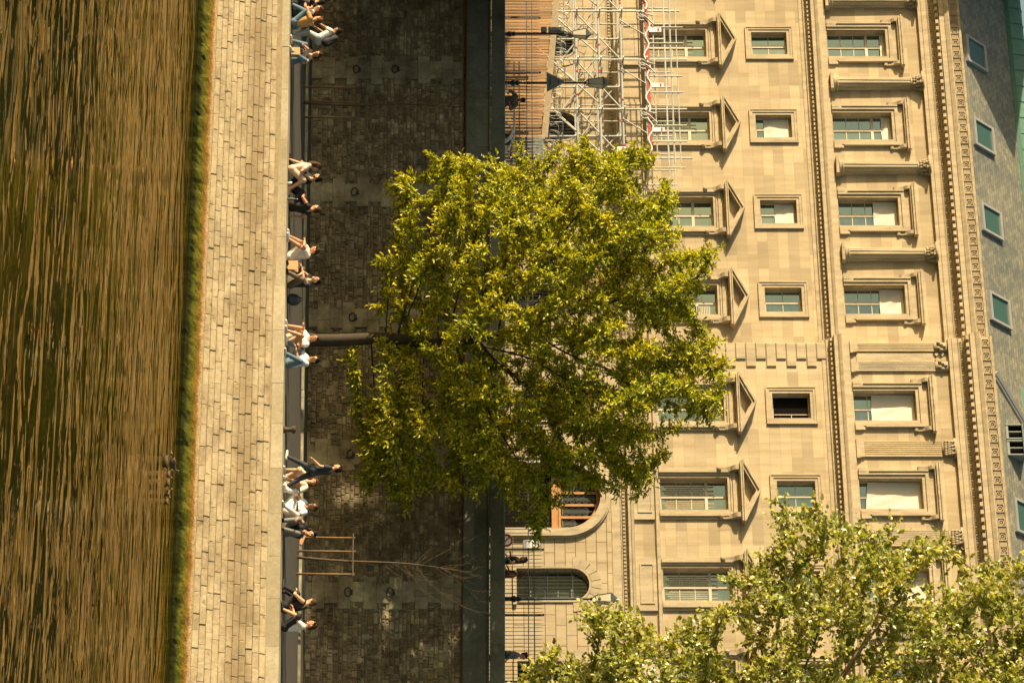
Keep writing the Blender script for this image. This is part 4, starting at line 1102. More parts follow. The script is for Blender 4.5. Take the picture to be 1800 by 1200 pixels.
# ---- lamps
def lamp(U, Vtop, Y, label, sign=None):
    p = P(U, Vtop, Y); x = p.x; z0 = zs(x); H = p.z - z0
    t = empty('street_lamp', (x, Y, z0), label, 'street lamp', 'old lantern street lamps along the quay')
    hb = H - .95                                              # underside of the lantern
    m = MB(); m.lathe([(.15, 0), (.16, .1), (.12, .25), (.10, .7), (.115, .75), (.085, .8), (.07, 1.15), (.10, 1.2), (.115, 1.27), (.08, 1.34), (.10, 1.42), (.045, 1.5), (.038, hb - .3), (.036, hb - .12), (.07, hb - .1), (.035, hb - .04), (.03, hb)], (x, Y, z0), 12)
    m.build('pole', M['iron'], t, False)
    m = MB(); r0, r1, zt_ = .13, .225, hb + .56
    m.lathe([(r0, hb + .06), (r1, zt_)], (x, Y, z0), 4); m.build('lantern_glass', M['lampglass'], t)
    m = MB()
    for k in range(4):
        a = 2 * pi * (k + .5) / 4; m.tube([(x + r0 * cos(a), Y + r0 * sin(a), z0 + hb + .05), (x + r1 * cos(a), Y + r1 * sin(a), z0 + zt_)], .014, 4)
        m.tube([(x, Y, z0 + hb - .1), (x + r0 * cos(a), Y + r0 * sin(a), z0 + hb + .06)], .013, 4)
    m.lathe([(r0 + .01, hb + .04), (r0 + .01, hb + .07)], (x, Y, z0), 4)
    m.lathe([(r1 + .015, zt_), (r1 + .02, zt_ + .02), (.10, zt_ + .15), (.09, zt_ + .18), (.05, zt_ + .21), (.045, zt_ + .25), (.015, zt_ + .32)], (x, Y, z0), 4)
    m.build('lantern_roof', M['lamproof'], t)
    if sign == 'triangle':
        m = MB(); zc0, zc1 = P(U, 961, Y - .08).z, P(U, 991, Y - .08).z; w = .42
        n = 5
        def rounded(w, z0_, z1_):
            return [(x - w, z0_), (x + w, z0_), (x + .05, z1_), (x - .05, z1_)]
        m.prism_y(rounded(w, zc0, zc1), Y - .075, Y - .06)
        s = m.build('warning_sign', M['signgrey'], t)
        m = MB(); m.box(x - .12, x + .12, Y - .1, Y - .078, zc0 + .12, zc0 + .15); m.box(x - .06, x + .06, Y - .1, Y - .078, zc0 + .42, zc0 + .45); m.build('sign_clamp', M['iron'], s)
    if sign == 'boxes':
        for (va, vb, hw) in ((951, 961, .12), (964, 985, .10), (985, 992, .14)):
            m = MB(); za, zb = P(U, va, Y).z, P(U, vb, Y).z; m.chbox(x - .2 - hw * .4, x - .2 + hw * 1.3, Y - .16, Y + .05, za, zb, .03); m.build('camera_box', M['signgrey'], t)
    return t
lamp(60, 1047, 95.6, 'lantern street lamp with grey boxes fixed to its pole in front of planks', 'boxes')
lamp(146, 1078, 89.4, 'lantern street lamp carrying a grey triangular road sign seen from behind', 'triangle')
lamp(1052, 1094, 89.4, 'plain lantern street lamp standing before the arched window')

# ---- signs on the forecourt wall and railing
p0 = P(952, 935, 97.9)
t = empty('notice_board', (p0.x, 97.9, 2.5), 'pale blue white notice board hung on the railing beside the doorway', 'sign')
m = MB(); a, b = P(949, 919, 97.9), P(963, 950, 97.9); m.chbox(a.x, b.x, 97.86, 97.9, a.z, b.z, .01); m.build('panel', M['paper'], t)
m = MB()
for k in range(4): m.box(a.x + .05, b.x - .05, 97.852, 97.858, a.z + .1 + .12 * k, a.z + .125 + .12 * k)
m.box(a.x + .04, b.x - .04, 97.85, 97.858, b.z - .1, b.z - .05); m.build('printed_lines', M['signgrey'], t)
p0 = P(950, 890, 97.7)
t = empty('no_entry_sign', (p0.x, 97.7, .97), 'round red and white road sign low on the railing beside the doorway', 'sign')
m = MB(); m.tube([(p0.x, 97.66, p0.z), (p0.x, 97.64, p0.z)], .26, 24); m.build('disc', M['white'], t)
m = MB()
m.tube([(p0.x + .215 * cos(a), 97.635, p0.z + .215 * sin(a)) for a in [2 * pi * i / 28 for i in range(29)]], .035, 6, False); m.tube([(p0.x - .15, 97.63, p0.z + .15), (p0.x + .15, 97.63, p0.z - .15)], .025, 5); m.build('red_band', M['red'], t)
m = MB(); m.tube([(p0.x, 97.69, zs(p0.x)), (p0.x, 97.69, p0.z + .2)], .03, 6); m.build('pole', M['iron'], t)

# ---- pedicab with white curved frame behind the parapet
p0 = P(225, 885, 89.2); z0 = zs(p0.x) - .0
t = empty('pedicab', (p0.x, 89.2, z0), 'pedicab with white curved frame showing above the parapet', 'pedicab')
m = MB()
def arc(cx, cz, rx, rz_, a0, a1, n=16): return [(cx + rx * cos(a0 + (a1 - a0) * k / n), cz + rz_ * sin(a0 + (a1 - a0) * k / n)) for k in range(n + 1)]
xl = P(192, 890, 89.2).x; xr_ = P(258, 890, 89.2).x
for yy in (88.9, 89.6):
    m.tube([(x, yy, z) for x, z in [(xl, z0 + .5), (xl + .02, z0 + 1.26), (xl + .35, z0 + 1.30), ((xl + xr_) / 2 + .1, z0 + 1.29), (xr_ - .45, z0 + 1.24), (xr_ - .15, z0 + 1.05), (xr_, z0 + .7), (xr_, z0 + .45)]], .035, 6)
    m.tube([(x, yy, z) for x, z in arc((xl + xr_) / 2 + .35, z0 + .68, .48, .52, pi * .05, pi * .95)], .03, 6)
m.tube([(xl, 88.9, z0 + .5), (xr_, 88.9, z0 + .5)], .03, 6); m.tube([(xl, 89.6, z0 + .5), (xr_, 89.6, z0 + .5)], .03, 6); m.tube([(xl - 1.0, 89.25, z0 + .55), (xl, 89.25, z0 + .5)], .03, 6)
m.build('frame', M['white'], t)
def wheel(x, y, par, r=.33):
    m = MB(); m.tube([(x + r * cos(a), y, z0 + r + r * sin(a)) for a in [2 * pi * i / 28 for i in range(29)]], .024, 6, False)
    w = m.build('wheel', M['iron'], par)
    m = MB()
    for i in range(14): a = 2 * pi * i / 14; m.tube([(x, y, z0 + r), (x + r * cos(a), y, z0 + r + r * sin(a))], .004, 3)
    m.tube([(x, y - .05, z0 + r), (x, y + .05, z0 + r)], .03, 8); m.build('spokes', M['galv'], w)
wheel((xl + xr_) / 2 + .35, 88.85, t); wheel((xl + xr_) / 2 + .35, 89.65, t); wheel(xl - 1.05, 89.25, t)
m = MB(); m.chbox(xl + .25, xr_ - .35, 88.95, 89.55, z0 + .5, z0 + .72, .04); m.box(xr_ - .4, xr_ - .28, 88.95, 89.55, z0 + .72, z0 + 1.12); m.build('seat', M['iron'], t)
m = MB(); m.tube([(xl - 1.05, 89.25, z0 + .33), (xl - .95, 89.25, z0 + 1.0)], .025, 6); m.tube([(xl - .95, 88.98, z0 + 1.03), (xl - .95, 89.52, z0 + 1.03)], .018, 6); m.build('handlebar', M['galv'], t)
m = MB(); m.ball((xl - .35, 89.25, z0 + .92), .14, .10, .05); m.tube([(xl - .35, 89.25, z0 + .5), (xl - .35, 89.25, z0 + .9)], .02, 6); m.build('saddle', M['iron'], t)

# ------------------------------------------------------------------ things on the lower quay
def on_quay(U, Y): 
    p = P(U, 500, Y); return Vector((p.x, Y, zq(p.x)))
p = on_quay(755, 73.35); p.z += .002
t = empty('bollard', p, 'short iron mooring bollard at the quay edge right of the tree', 'bollard')
m = MB(); m.lathe([(.10, 0), (.095, .06), (.07, .09), (.065, .22), (.10, .25), (.115, .29), (.10, .33), (.04, .345)], p, 14); m.build('post', M['rust'], t, True)
# bags, boxes, cups
def bag(U, Y, w, d, h, m_, name, label, cat, lean=0.0):
    p = on_quay(U, Y); t = empty(name, p, label, cat)
    b = MB(); b.ball(p + Vector((0, 0, h * .48)), w / 2, d / 2, h * .5, None, 14, 10); b.ball(p + Vector((.02, -.05, h * .3)), w * .42, d * .5, h * .3, None, 12, 8)
    b.build('body', m_, t, True)
    b = MB(); b.tube([(p.x - w * .2, p.y - d * .1, p.z + h * .9), (p.x - w * .1, p.y - d * .1, p.z + h * 1.08), (p.x + w * .1, p.y - d * .1, p.z + h * 1.08), (p.x + w * .2, p.y - d * .1, p.z + h * .9)], .014, 5)
    b.tube([(p.x - w * .25, p.y - d * .45, p.z + h * .75), (p.x - w * .3, p.y - d * .55, p.z + h * .4), (p.x - w * .25, p.y - d * .45, p.z + h * .1)], .018, 5); b.build('strap', M['iron'], t)
    return t
M['bag_dark'] = mat_simple('dark backpack cloth', (0.035, 0.045, 0.055), 0.8, .2, 8)
M['bag_black'] = mat_simple('black backpack cloth', (0.012, 0.012, 0.013), 0.7, .2, 8)
M['bag_tan'] = mat_simple('tan canvas', (0.42, 0.24, 0.11), 0.75, .15, 8)
bag(527, 74.1, .36, .3, .40, M['bag_dark'], 'backpack', 'bulging dark backpack standing on the quay beside the seated person hugging both knees', 'backpack')
def paperbag(U, Y, w, h, label):
    p = on_quay(U, Y); t = empty('paper_bag', p, label, 'bag')
    b = MB(); x0, x1, y0, y1 = p.x - w / 2, p.x + w / 2, p.y - .09, p.y + .09
    b.add([(x0, y0, p.z), (x1, y0, p.z), (x1, y1, p.z), (x0, y1, p.z), (x0 - .01, y0 + .02, p.z + h), (x1 + .015, y0 + .01, p.z + h * .98), (x1 + .01, y1, p.z + h * 1.01), (x0, y1 - .01, p.z + h), (x0, p.y - .02, p.z + h * .55), (x1, p.y - .02, p.z + h * .55)],
          [(0, 3, 2, 1), (0, 1, 5, 4), (1, 2, 6, 9), (1, 9, 5), (2, 3, 7, 6), (3, 0, 8, 7), (0, 4, 8)]); b.build('sides', M['kraft'], t)
    b = MB(); b.tube([(p.x - .06, y0 + .02, p.z + h), (p.x - .05, y0, p.z + h + .1), (p.x + .05, y0, p.z + h + .1), (p.x + .06, y0 + .02, p.z + h)], .008, 4); b.build('handle', M['kraft'], t)
paperbag(92, 73.45, .24, .30, 'brown paper bag standing before the seated woman farthest left in black top')
paperbag(468, 73.45, .28, .34, 'sunlit tan paper bag between the white clad person and the knee hugger')
def cup(U, Y, label):
    p = on_quay(U, Y); t = empty('cup', p, label, 'cup'); b = MB(); b.lathe([(.030, 0), (.042, .11), (.042, .12), (.036, .12), (.028, .02)], p, 14); b.build('beaker', M['white'], t, True)
    b = MB(); b.lathe([(.044, .118), (.044, .128), (.02, .135)], p, 14); b.build('lid', M['paper'], t)
p = on_quay(350, 73.4); t = empty('bottle', p, 'green glass bottle by the white trainers of the person in black', 'bottle'); b = MB(); b.lathe([(.036, 0), (.038, .02), (.038, .16), (.030, .20), (.014, .24), (.013, .29)], p, 12); b.build('glass', M['lamproof'], t, True); b = MB(); b.lathe([(.016, .28), (.016, .305), (.006, .31)], p, 12); b.build('cap', M['zinc'], t)
cup(322, 73.3, 'white paper cup on the quay edge between seated friends in dark clothes')

# ---- saplings with their stakes
def sapling(U, Ys, label, slabel, Us, seed, lean):
    p = on_quay(U, Ys); rnd = random.Random(seed)
    sup = empty('tree_support', p, slabel, 'tree support')
    posts = []
    for u, yy in Us:
        q = on_quay(u, yy); m = MB(); m.tube([q + Vector((0, 0, -.05)), q + Vector((.01, 0, .9)), q + Vector((.015, .01, 1.78))], [.036, .034, .030], 8); m.build('stake', M['stake'], sup, True); posts.append(q)
    m = MB()
    a, b = posts[0], posts[-1]; zt_ = 1.72
    m.tube([a + Vector((-.1, -.05, zt_)), b + Vector((.1, -.05, zt_))], .022, 7); m.build('cross_bar', M['sapbark'], sup)
    t = empty('sapling', p, label, 'young tree')
    tr = MB(); br = MB(); tips = []
    top = Vector((p.x + lean * 3.2, p.y, p.z + 5.1)); n = 10; pts = []; rs = []
    for i in range(n + 1):
        f = i / n; pts.append(Vector((p.x + lean * 3.2 * f ** 1.4 + .04 * sin(f * 7), p.y + .03 * sin(f * 5), p.z + 5.1 * f))); rs.append(.042 * (1 - .82 * f) + .004)
    tr.tube(pts, rs, 7); tr.build('trunk', M['sapbark'], t, True)
    def twig(o, d, L, r, depth):
        pts = [o]; q = Vector(o); dd = Vector(d)
        for k in range(6):
            dd = (dd + Vector((rnd.uniform(-.16, .16), rnd.uniform(-.16, .16), rnd.uniform(-.05, .14)))).normalized(); q = q + dd * (L / 6); pts.append(Vector(q))
            if depth < 2 and k > 0 and rnd.random() < .6:
                s = (dd + Vector((rnd.uniform(-.9, .9), rnd.uniform(-.9, .9), rnd.uniform(-.1, .5)))).normalized(); twig(q, s, L * rnd.uniform(.35, .6), r * .6, depth + 1)
        br.tube(pts, [max(.0028, r * (1 - .75 * i / 6)) for i in range(7)], 4)
    for i in range(15):
        f = rnd.uniform(.50, .97); k = int(f * n); o = pts[k].lerp(pts[min(k + 1, n)], f * n - k)
        a = rnd.uniform(0, 2 * pi); twig(o, Vector((cos(a), sin(a) * .8, rnd.uniform(.5, 1.3))).normalized(), rnd.uniform(1.0, 2.0) * (1.25 - .5 * f), .010, 0)
    br.build('branches', M['sapbark'], t)
sapling(181, 81.6, 'bare sapling tied between stakes near the left groups', 'three stake wooden frame holding the bare left sapling', [(153, 81.4), (179, 82.0), (206, 81.4)], 5, .05)
sapling(979, 81.6, 'leaning bare sapling catching sun at the right of the big tree', 'sunlit wooden stake frame holding the leaning right sapling', [(944, 81.4), (968, 82.0), (1008, 81.2)], 9, .14)

# ------------------------------------------------------------------ ducks
M['duck'] = mat_simple('brown duck feathers', (0.10, 0.065, 0.035), 0.8, .5, 26)
M['duckhead'] = mat_simple('pale duck head', (0.30, 0.22, 0.13), 0.8, .3, 26)
M['bill'] = mat_simple('duck bill', (0.35, 0.22, 0.06), 0.5, .1, 9)
def duck(U, V, s, hd, label, cat='duck'):
    a = (U - 600) / F; d = -ZW * -F / (V - HZ) * -1 if False else ZW * F / (V - HZ)
    # depth along the view axis -> world
    lx = a * d; x = lx * c_ - d * s_; y = lx * s_ + d * c_
    t = empty('duck' if cat == 'duck' else 'duckling', (x, y, ZW), label, cat, 'duck family on the river' , hd)
    b = MB(); 
    prof = [(-.30, .13, .01, .01), (-.26, .11, .035, .025), (-.18, .07, .085, .07), (-.05, .055, .115, .095), (.08, .06, .11, .095), (.17, .085, .085, .08), (.22, .12, .05, .055), (.245, .17, .036, .04), (.255, .22, .034, .036)]
    nn = 10
    for px_, pz_, rx_, rz_ in prof:
        for k in range(nn): an = 2 * pi * k / nn; b.v.append((px_ * s, rx_ * cos(an) * s, (pz_ + rz_ * sin(an)) * s))
    for i in range(len(prof) - 1):
        for k in range(nn): q = i * nn + k; r = i * nn + (k + 1) % nn; b.f.append((q, r, r + nn, q + nn))
    b.ball((.29 * s, 0, .255 * s), .062 * s, .045 * s, .048 * s)
    b.local('body', M['duck'], t, True)
    b = MB(); b.ball((.295 * s, 0, .248 * s), .058 * s, .0465 * s, .034 * s); b.local('face', M['duckhead'], t, True)
    b = MB(); b.ball((.375 * s, 0, .24 * s), .045 * s, .022 * s, .011 * s, None, 8, 5); b.local('bill', M['bill'], t, True)
    for q in (-1, 1):
        b = MB(); b.ball((-.06 * s, q * .095 * s, .10 * s), .17 * s, .03 * s, .06 * s); b.local('wing', M['duck'], t, True)
    return t
duck(811, 289, .72, radians(195), 'adult brown duck leading its family, farther from the bank')
duck(815, 302, .68, radians(30), 'adult brown duck swimming closest to the mossy bank')
duck(833, 295, .42, radians(170), 'first small duckling right behind the two adult ducks', 'duckling')
duck(848, 294, .45, radians(185), 'dark duckling in the middle of the line of young', 'duckling')
duck(866, 294, .45, radians(160), 'pale headed duckling next to last in the line', 'duckling')
duck(881, 292, .40, radians(175), 'smallest duckling trailing last in the line', 'duckling')

# ------------------------------------------------------------------ people
SK = {'tan': mat_simple('tanned skin', (0.50, 0.26, 0.145), 0.55, .07, 9), 'pale': mat_simple('fair skin', (0.58, 0.34, 0.21), 0.55, .07, 9), 'brown': mat_simple('brown skin', (0.27, 0.13, 0.07), 0.55, .07, 9)}  # skin tones: tan, fair and brown
CL = {}
def cloth(name, c):
    if name not in CL: CL[name] = mat_simple(name, c, 0.85, .16, 7, 0, .25)
    return CL[name]
cloth('black cloth', (0.012, 0.012, 0.013)); cloth('white cotton', (0.74, 0.72, 0.67)); cloth('blue denim', (0.10, 0.17, 0.24)); cloth('dark denim', (0.028, 0.036, 0.055)); cloth('pale denim', (0.45, 0.50, 0.50))
cloth('grey cotton', (0.42, 0.45, 0.46)); cloth('pink cotton', (0.68, 0.46, 0.38)); cloth('navy cotton', (0.022, 0.027, 0.04)); cloth('cream shirt', (0.68, 0.60, 0.46)); cloth('rust cotton', (0.22, 0.06, 0.035)); cloth('grey trousers', (0.16, 0.16, 0.15)); cloth('light blue cotton', (0.55, 0.62, 0.68)); cloth('ochre cotton', (0.50, 0.30, 0.10)); cloth('olive drab', (0.13, 0.11, 0.07)); cloth('teal cotton', (0.06, 0.20, 0.34)); cloth('beige cotton', (0.55, 0.42, 0.30))
HAIR = {'black': mat_simple('black hair', (0.012, 0.010, 0.008), 0.85, .3, 30), 'brown': mat_simple('brown hair', (0.055, 0.028, 0.014), 0.8, .3, 30), 'auburn': mat_simple('auburn hair', (0.12, 0.05, 0.022), 0.8, .3, 30)}
SHOE = {'white': cloth('white trainers', (0.72, 0.70, 0.66)), 'dark': cloth('dark shoes', (0.03, 0.026, 0.022)), 'bare': None}

def ik(a, b, l1, l2, pole):
    a = Vector(a); b = Vector(b); d = b - a; L = d.length
    if L > (l1 + l2) * .999: b = a + d * ((l1 + l2) * .999 / L); d = b - a; L = d.length
    t = d / L; x = (l1 * l1 - l2 * l2 + L * L) / (2 * L); h = sqrt(max(0, l1 * l1 - x * x))
    p = Vector(pole); p = p - t * p.dot(t)
    p = p.normalized() if p.length > 1e-5 else t.orthogonal().normalized()
    return a + t * x + p * h, b

def remesh(o, vox, it=3):
    m = o.modifiers.new('one surface', 'REMESH'); m.mode = 'VOXEL'; m.voxel_size = vox; m.use_smooth_shade = True
    s = o.modifiers.new('soften', 'SMOOTH'); s.factor = .5; s.iterations = it

PEOPLE = 0
def person(loc, heading, label, pelvis=(0, 0, .10), torso=(0, -.1, 1), shoulder_turn=0., feet=((-.12, .52, .05), (.12, .52, .05)), knee=((-.25, .3, 1), (.25, .3, 1)), hands=((-.12, .42, .36), (.12, .42, .36)), elbow=((-1, -.3, -.6), (1, -.3, -.6)),
           look=(0, 1, -.15), skin='tan', hair='brown', hairlen=0, shirt='white cotton', sleeve=.45, legs='blue denim', leglen=1.0, shoe='white', size=1.0, extra=None, foot_dir=((-.1, 1, 0), (.1, 1, 0)), wide=1.0):
    global PEOPLE
    PEOPLE += 1
    t = empty('person', loc, label, 'person', None, heading); t.scale = (size * (1.1 if pelvis[2] < .3 else 1.0),) * 3
    pel = Vector(pelvis); up = Vector(torso).normalized()
    fw = Vector((0, 1, 0)); fw = (fw - up * fw.dot(up)).normalized(); rt = fw.cross(up).normalized()
    if shoulder_turn:
        R = Matrix.Rotation(shoulder_turn, 3, up); srt = R @ rt; sfw = R @ fw
    else: srt, sfw = rt, fw
    waist = pel + up * .17; chest = pel + up * .36 + sfw * .01; neck = pel + up * .50; 
    lk = Vector(look).normalized(); hup = (up * .75 + Vector((0, 0, 1)) * .55); hup = (hup - lk * hup.dot(lk)).normalized(); hr = lk.cross(hup).normalized()
    head = neck + up * .055 + hup * .115 + lk * .025
    HM = Matrix((hr, lk, hup)).transposed()
    sh = [neck - up * .055 + srt * (s * .165 * wide) for s in (-1, 1)]
    hip = [pel + rt * (s * .09) for s in (-1, 1)]
    J = []
    for i in (0, 1):
        k, f = ik(hip[i], feet[i], .43, .43, knee[i]); e, w = ik(sh[i], hands[i], .285, .255, elbow[i]); J.append((k, f, e, w))
    b = MB()
    # trunk
    b.cap(hip[0] * .85 + pel * .15, .118, hip[1] * .85 + pel * .15, .118); b.cap(pel, .12, waist, .105); 
    for s in (-1, 1): b.cap(waist + rt * s * .045, .098, chest + srt * s * .075, .105); b.cap(chest + srt * s * .075, .10, sh[(s + 1) // 2] * .8 + neck * .2, .062)
    b.cap(chest, .105, neck - up * .04, .075); b.cap(neck - up * .07, .062, neck + up * .06 + lk * .01, .052)
    # head: skull, jaw, nose, ears, brow
    def hp(x, y, z): return head + hr * x + lk * y + hup * z
    b.ball(head, .077, .097, .112, HM, 14, 10); b.cap(hp(0, .02, -.05), .062, hp(0, .055, -.095), .040); b.cap(hp(0, .093, .005), .012, hp(0, .108, -.028), .015); b.cap(hp(-.035, .083, .028), .014, hp(.035, .083, .028), .014); b.cap(hp(-.018, .094, -.062), .010, hp(.018, .094, -.062), .010)
    for s in (-1, 1): b.ball(hp(s * .080, -.005, -.01), .012, .022, .032, HM, 8, 6)
    for i in (0, 1):
        s = -1 if i == 0 else 1
        k, f, e, w = J[i]
        b.cap(hip[i], .095, k, .060); b.cap(k, .058, k.lerp(f, .35), .058); b.cap(k.lerp(f, .35), .058, f, .036)
        fd = Vector(foot_dir[i]).normalized(); b.cap(f + Vector((0, 0, -.02)) - fd * .03, .036, f + fd * .14 + Vector((0, 0, -.03)) , .026)
        b.cap(sh[i], .060, e, .042); b.cap(e, .042, w, .028)
        # hand: palm, four unequal curled fingers, thumb from the side of the palm
        d = (w - e).normalized(); pn = d.cross(Vector((0, 0, 1)))
        side = pn.normalized() if pn.length > .1 else d.orthogonal().normalized()
        curl = d.cross(side).normalized()
        inn = (Vector(hands[1 - i]) - w); curl = curl if curl.dot(inn + Vector((0, 0, -.2))) > 0 else -curl
        pm = w + d * .055
        for q in (-.022, .0, .022): b.cap(w + side * q * .5, .018, w + d * .085 + side * q, .0155)
        for q, L in ((-.030, .062), (-.010, .074), (.010, .070), (.030, .052)):
            r0 = w + d * .088 + side * q; r1 = r0 + (d * .85 + curl * .45).normalized() * L * .55; r2 = r1 + (d * .35 + curl * .9).normalized() * L * .5
            b.cap(r0, .0105, r1, .0095); b.cap(r1, .0095, r2, .008)
        tb = w + d * .03 - side * .026; t1 = tb + (d * .6 - side * .65 + curl * .3).normalized() * .036; t2 = t1 + (d * .85 + curl * .4).normalized() * .03
        b.cap(tb, .013, t1, .0115); b.cap(t1, .0115, t2, .009)
    body = b.local('body', SK[skin], t); remesh(body, .0085, 2)
    # clothes
    g = MB()
    for s in (-1, 1):
        i = (s + 1) // 2
        g.cap(waist + rt * s * .048 - up * .10, .122, chest + srt * s * .078, .122); g.cap(chest + srt * s * .08, .115, sh[i] * .82 + neck * .18, .075)
        if sleeve > 0:
            k, f, e, w = J[i]
            if sleeve <= 1: g.cap(sh[i], .077, sh[i].lerp(e, sleeve), .066)
            else: g.cap(sh[i], .074, e, .058); g.cap(e, .058, e.lerp(w, sleeve - 1), .046)
    g.cap(chest, .122, neck - up * .075, .078)
    # folds
    rr = random.Random(PEOPLE)
    for q in range(5):
        a = rr.uniform(-1, 1); o = waist + up * rr.uniform(-.06, .16) + sfw * .112 + srt * a * .07
        g.cap(o - srt * .05, .012, o + srt * .06 + up * rr.uniform(-.04, .04), .018)
    o = g.local('shirt', CL[shirt], t); remesh(o, .012, 2)
    g = MB(); g.cap(hip[0], .126, hip[1], .126); g.cap(pel, .132, pel + up * .09, .124)
    for i in (0, 1):
        k, f, e, w = J[i]
        if leglen <= .5: g.cap(hip[i], .112, hip[i].lerp(k, leglen * 2), .086)
        else: g.cap(hip[i], .11, k, .075); g.cap(k, .074, k.lerp(f, (leglen - .5) * 2 * .93), .056)
    o = g.local('trousers' if leglen > .5 else 'shorts', CL[legs], t); remesh(o, .012, 2)
    if SHOE[shoe]:
        for i in (0, 1):
            g = MB(); f = J[i][1]; fd = Vector(foot_dir[i]).normalized(); dn = Vector((0, 0, -1))
            g.cap(f - fd * .045 + dn * .015, .046, f + fd * .06 + dn * .022, .043); g.cap(f + fd * .06 + dn * .022, .043, f + fd * .165 + dn * .03, .034)
            o = g.local('shoe', SHOE[shoe], t); remesh(o, .011, 2)
    g = MB(); g.ball(hp(0, -.022, .030), .088, .098, .104, HM, 14, 10); g.cap(hp(-.045, .05, .088), .030, hp(.045, .05, .088), .030); g.cap(hp(0, -.075, -.02), .055, hp(0, -.075, -.06), .042)
    if hairlen: 
        L = hairlen
        for s in (-.05, 0, .05): g.cap(hp(s, -.07, -.02), .052, hp(s * 1.3, -.095, -.08) - Vector((0, 0, L)) , .036)
        for s in (-1, 1): g.cap(hp(s * .078, -.01, .03), .028, hp(s * .088, -.035, -.13), .024)
    h = g.local('hair', HAIR[hair], t)
    # keep the face clear of the hair
    remesh(h, .011, 1)
    g = MB()
    for s in (-1, 1): g.ball(hp(s * .032, .091, .008), .010, .006, .006, HM, 6, 4)
    g.local('eyes', HAIR['black'], t)
    if extra: extra(t, dict(pel=pel, up=up, fw=sfw, rt=srt, neck=neck, chest=chest, head=head, hp=hp, HM=HM, J=J, sh=sh))
    return t
for _h in HAIR.values(): _h.node_tree.nodes['Principled BSDF'].inputs['Specular IOR Level'].default_value = 0.2

def rucksack(t, k):
    g = MB(); c = k['chest'] - k['fw'] * .21
    g.cap(c - k['up'] * .20, .13, c + k['up'] * .10, .12); g.cap(c - k['up'] * .18 - k['fw'] * .08, .09, c - k['fw'] * .07, .08)
    o = g.local('rucksack', M['bag_black'], t); remesh(o, .014, 2)
    g = MB()
    for s in (-1, 1): g.tube([c + k['rt'] * s * .09 + k['up'] * .16, k['neck'] - k['up'] * .03 + k['rt'] * s * .10, k['chest'] + k['rt'] * s * .11 + k['fw'] * .12, k['chest'] + k['rt'] * s * .12 - k['up'] * .2 - k['fw'] * .04], .02, 6)
    g.local('strap', M['bag_black'], t)
def cap_hat(t, k):
    g = MB(); g.ball(k['hp'](0, -.01, .055), .096, .108, .078, k['HM'], 14, 8); g.ball(k['hp'](0, .12, .04), .07, .075, .012, k['HM'], 12, 5); g.local('cap', CL['black cloth'], t, True)
def bun(t, k):
    g = MB(); g.ball(k['hp'](0, -.10, .07), .05); g.local('hair_bun', HAIR['brown'], t, True)
def beard(t, k):
    g = MB(); g.cap(k['hp'](-.03, .045, -.085), .036, k['hp'](.03, .045, -.085), .036); o = g.local('beard', HAIR['black'], t, True)

def place(U, Y): return on_quay(U, Y)
CAMH = radians(180 - 24)                                   # heading that turns a figure's front towards the camera side
def H(deg): return CAMH + radians(deg)
KN = dict(feet=((-.12, .46, .05), (.12, .46, .05)))
# group far left
person(place(9, 74.6), H(-50), 'person in black sitting at the far left behind friends, head turned right', torso=(0, .12, 1), shirt='black cloth', sleeve=1.8, legs='black cloth', hair='black', look=(.7, .7, -.2), shoe='dark')
person(place(24, 74.0), H(-35), 'fair haired person in white top at far left leaning towards the friend beside', torso=(.15, .10, 1), shirt='white cotton', sleeve=.4, legs='dark denim', hair='auburn', hairlen=.12, look=(-.5, .8, -.35), skin='pale', hands=((-.15, .40, .40), (.22, .38, .48)))
person(place(42, 73.75), H(-60), 'person in blue jeans and ochre top resting an arm across raised knees', torso=(-.05, .18, 1), shirt='ochre cotton', sleeve=.5, legs='blue denim', hair='auburn', look=(.3, .9, .1), hands=((-.02, .48, .55), (.15, .44, .50)), shoe='dark')
person(place(64, 74.3), H(-70), 'person with black rucksack bending forward in white shirt and pale jeans', pelvis=(0, -.12, .80), torso=(0, .50, 1), feet=((-.11, -.05, .06), (.11, .12, .06)), knee=((0, 1, .1), (0, 1, .1)), hands=((-.10, .50, .72), (.12, .46, .66)), elbow=((-.6, 0, -1), (.6, 0, -1)), shirt='white cotton', sleeve=.5, legs='pale denim', hair='black', look=(0, .9, -.5), skin='brown', extra=rucksack)
person(place(102, 73.9), H(5), 'woman with long brown hair and black top sitting behind a paper bag', torso=(.02, .14, 1), shirt='black cloth', sleeve=.25, legs='blue denim', hair='brown', hairlen=.2, look=(-.35, .9, -.3), hands=((-.2, .32, .42), (.05, .42, .36)), skin='tan', knee=((-.6, .3, .9), (.6, .3, .9)), feet=((-.22, .42, .05), (.22, .42, .05)))
# second group
person(place(298, 73.6), H(140), 'person in pale patterned shirt seen from behind leaning on one arm', torso=(-.12, -.22, 1), shirt='pink cotton', sleeve=.6, legs='beige cotton', leglen=.5, hair='brown', look=(-.3, .9, -.1), hands=((-.40, -.28, .05), (.22, .30, .30)), skin='pale', hairlen=.1, wide=1.08, shoe='bare')
person(place(316, 74.5), H(-20), 'bearded person in black turned towards the patterned shirt', torso=(-.1, .05, 1), shirt='black cloth', sleeve=1.9, legs='black cloth', hair='black', look=(.5, .8, -.15), skin='tan', extra=beard, shoe='dark', hands=((-.12, .40, .40), (.12, .40, .36)))
person(place(362, 74.0), H(-65), 'person in black with bare arm and white trainers facing the bearded friend', torso=(0, -.22, 1), shirt='black cloth', sleeve=.2, legs='black cloth', hair='brown', look=(0, 1, -.05), feet=((-.12, .60, .05), (.12, .56, .05)), hands=((-.1, .34, .42), (.20, -.20, .10)))
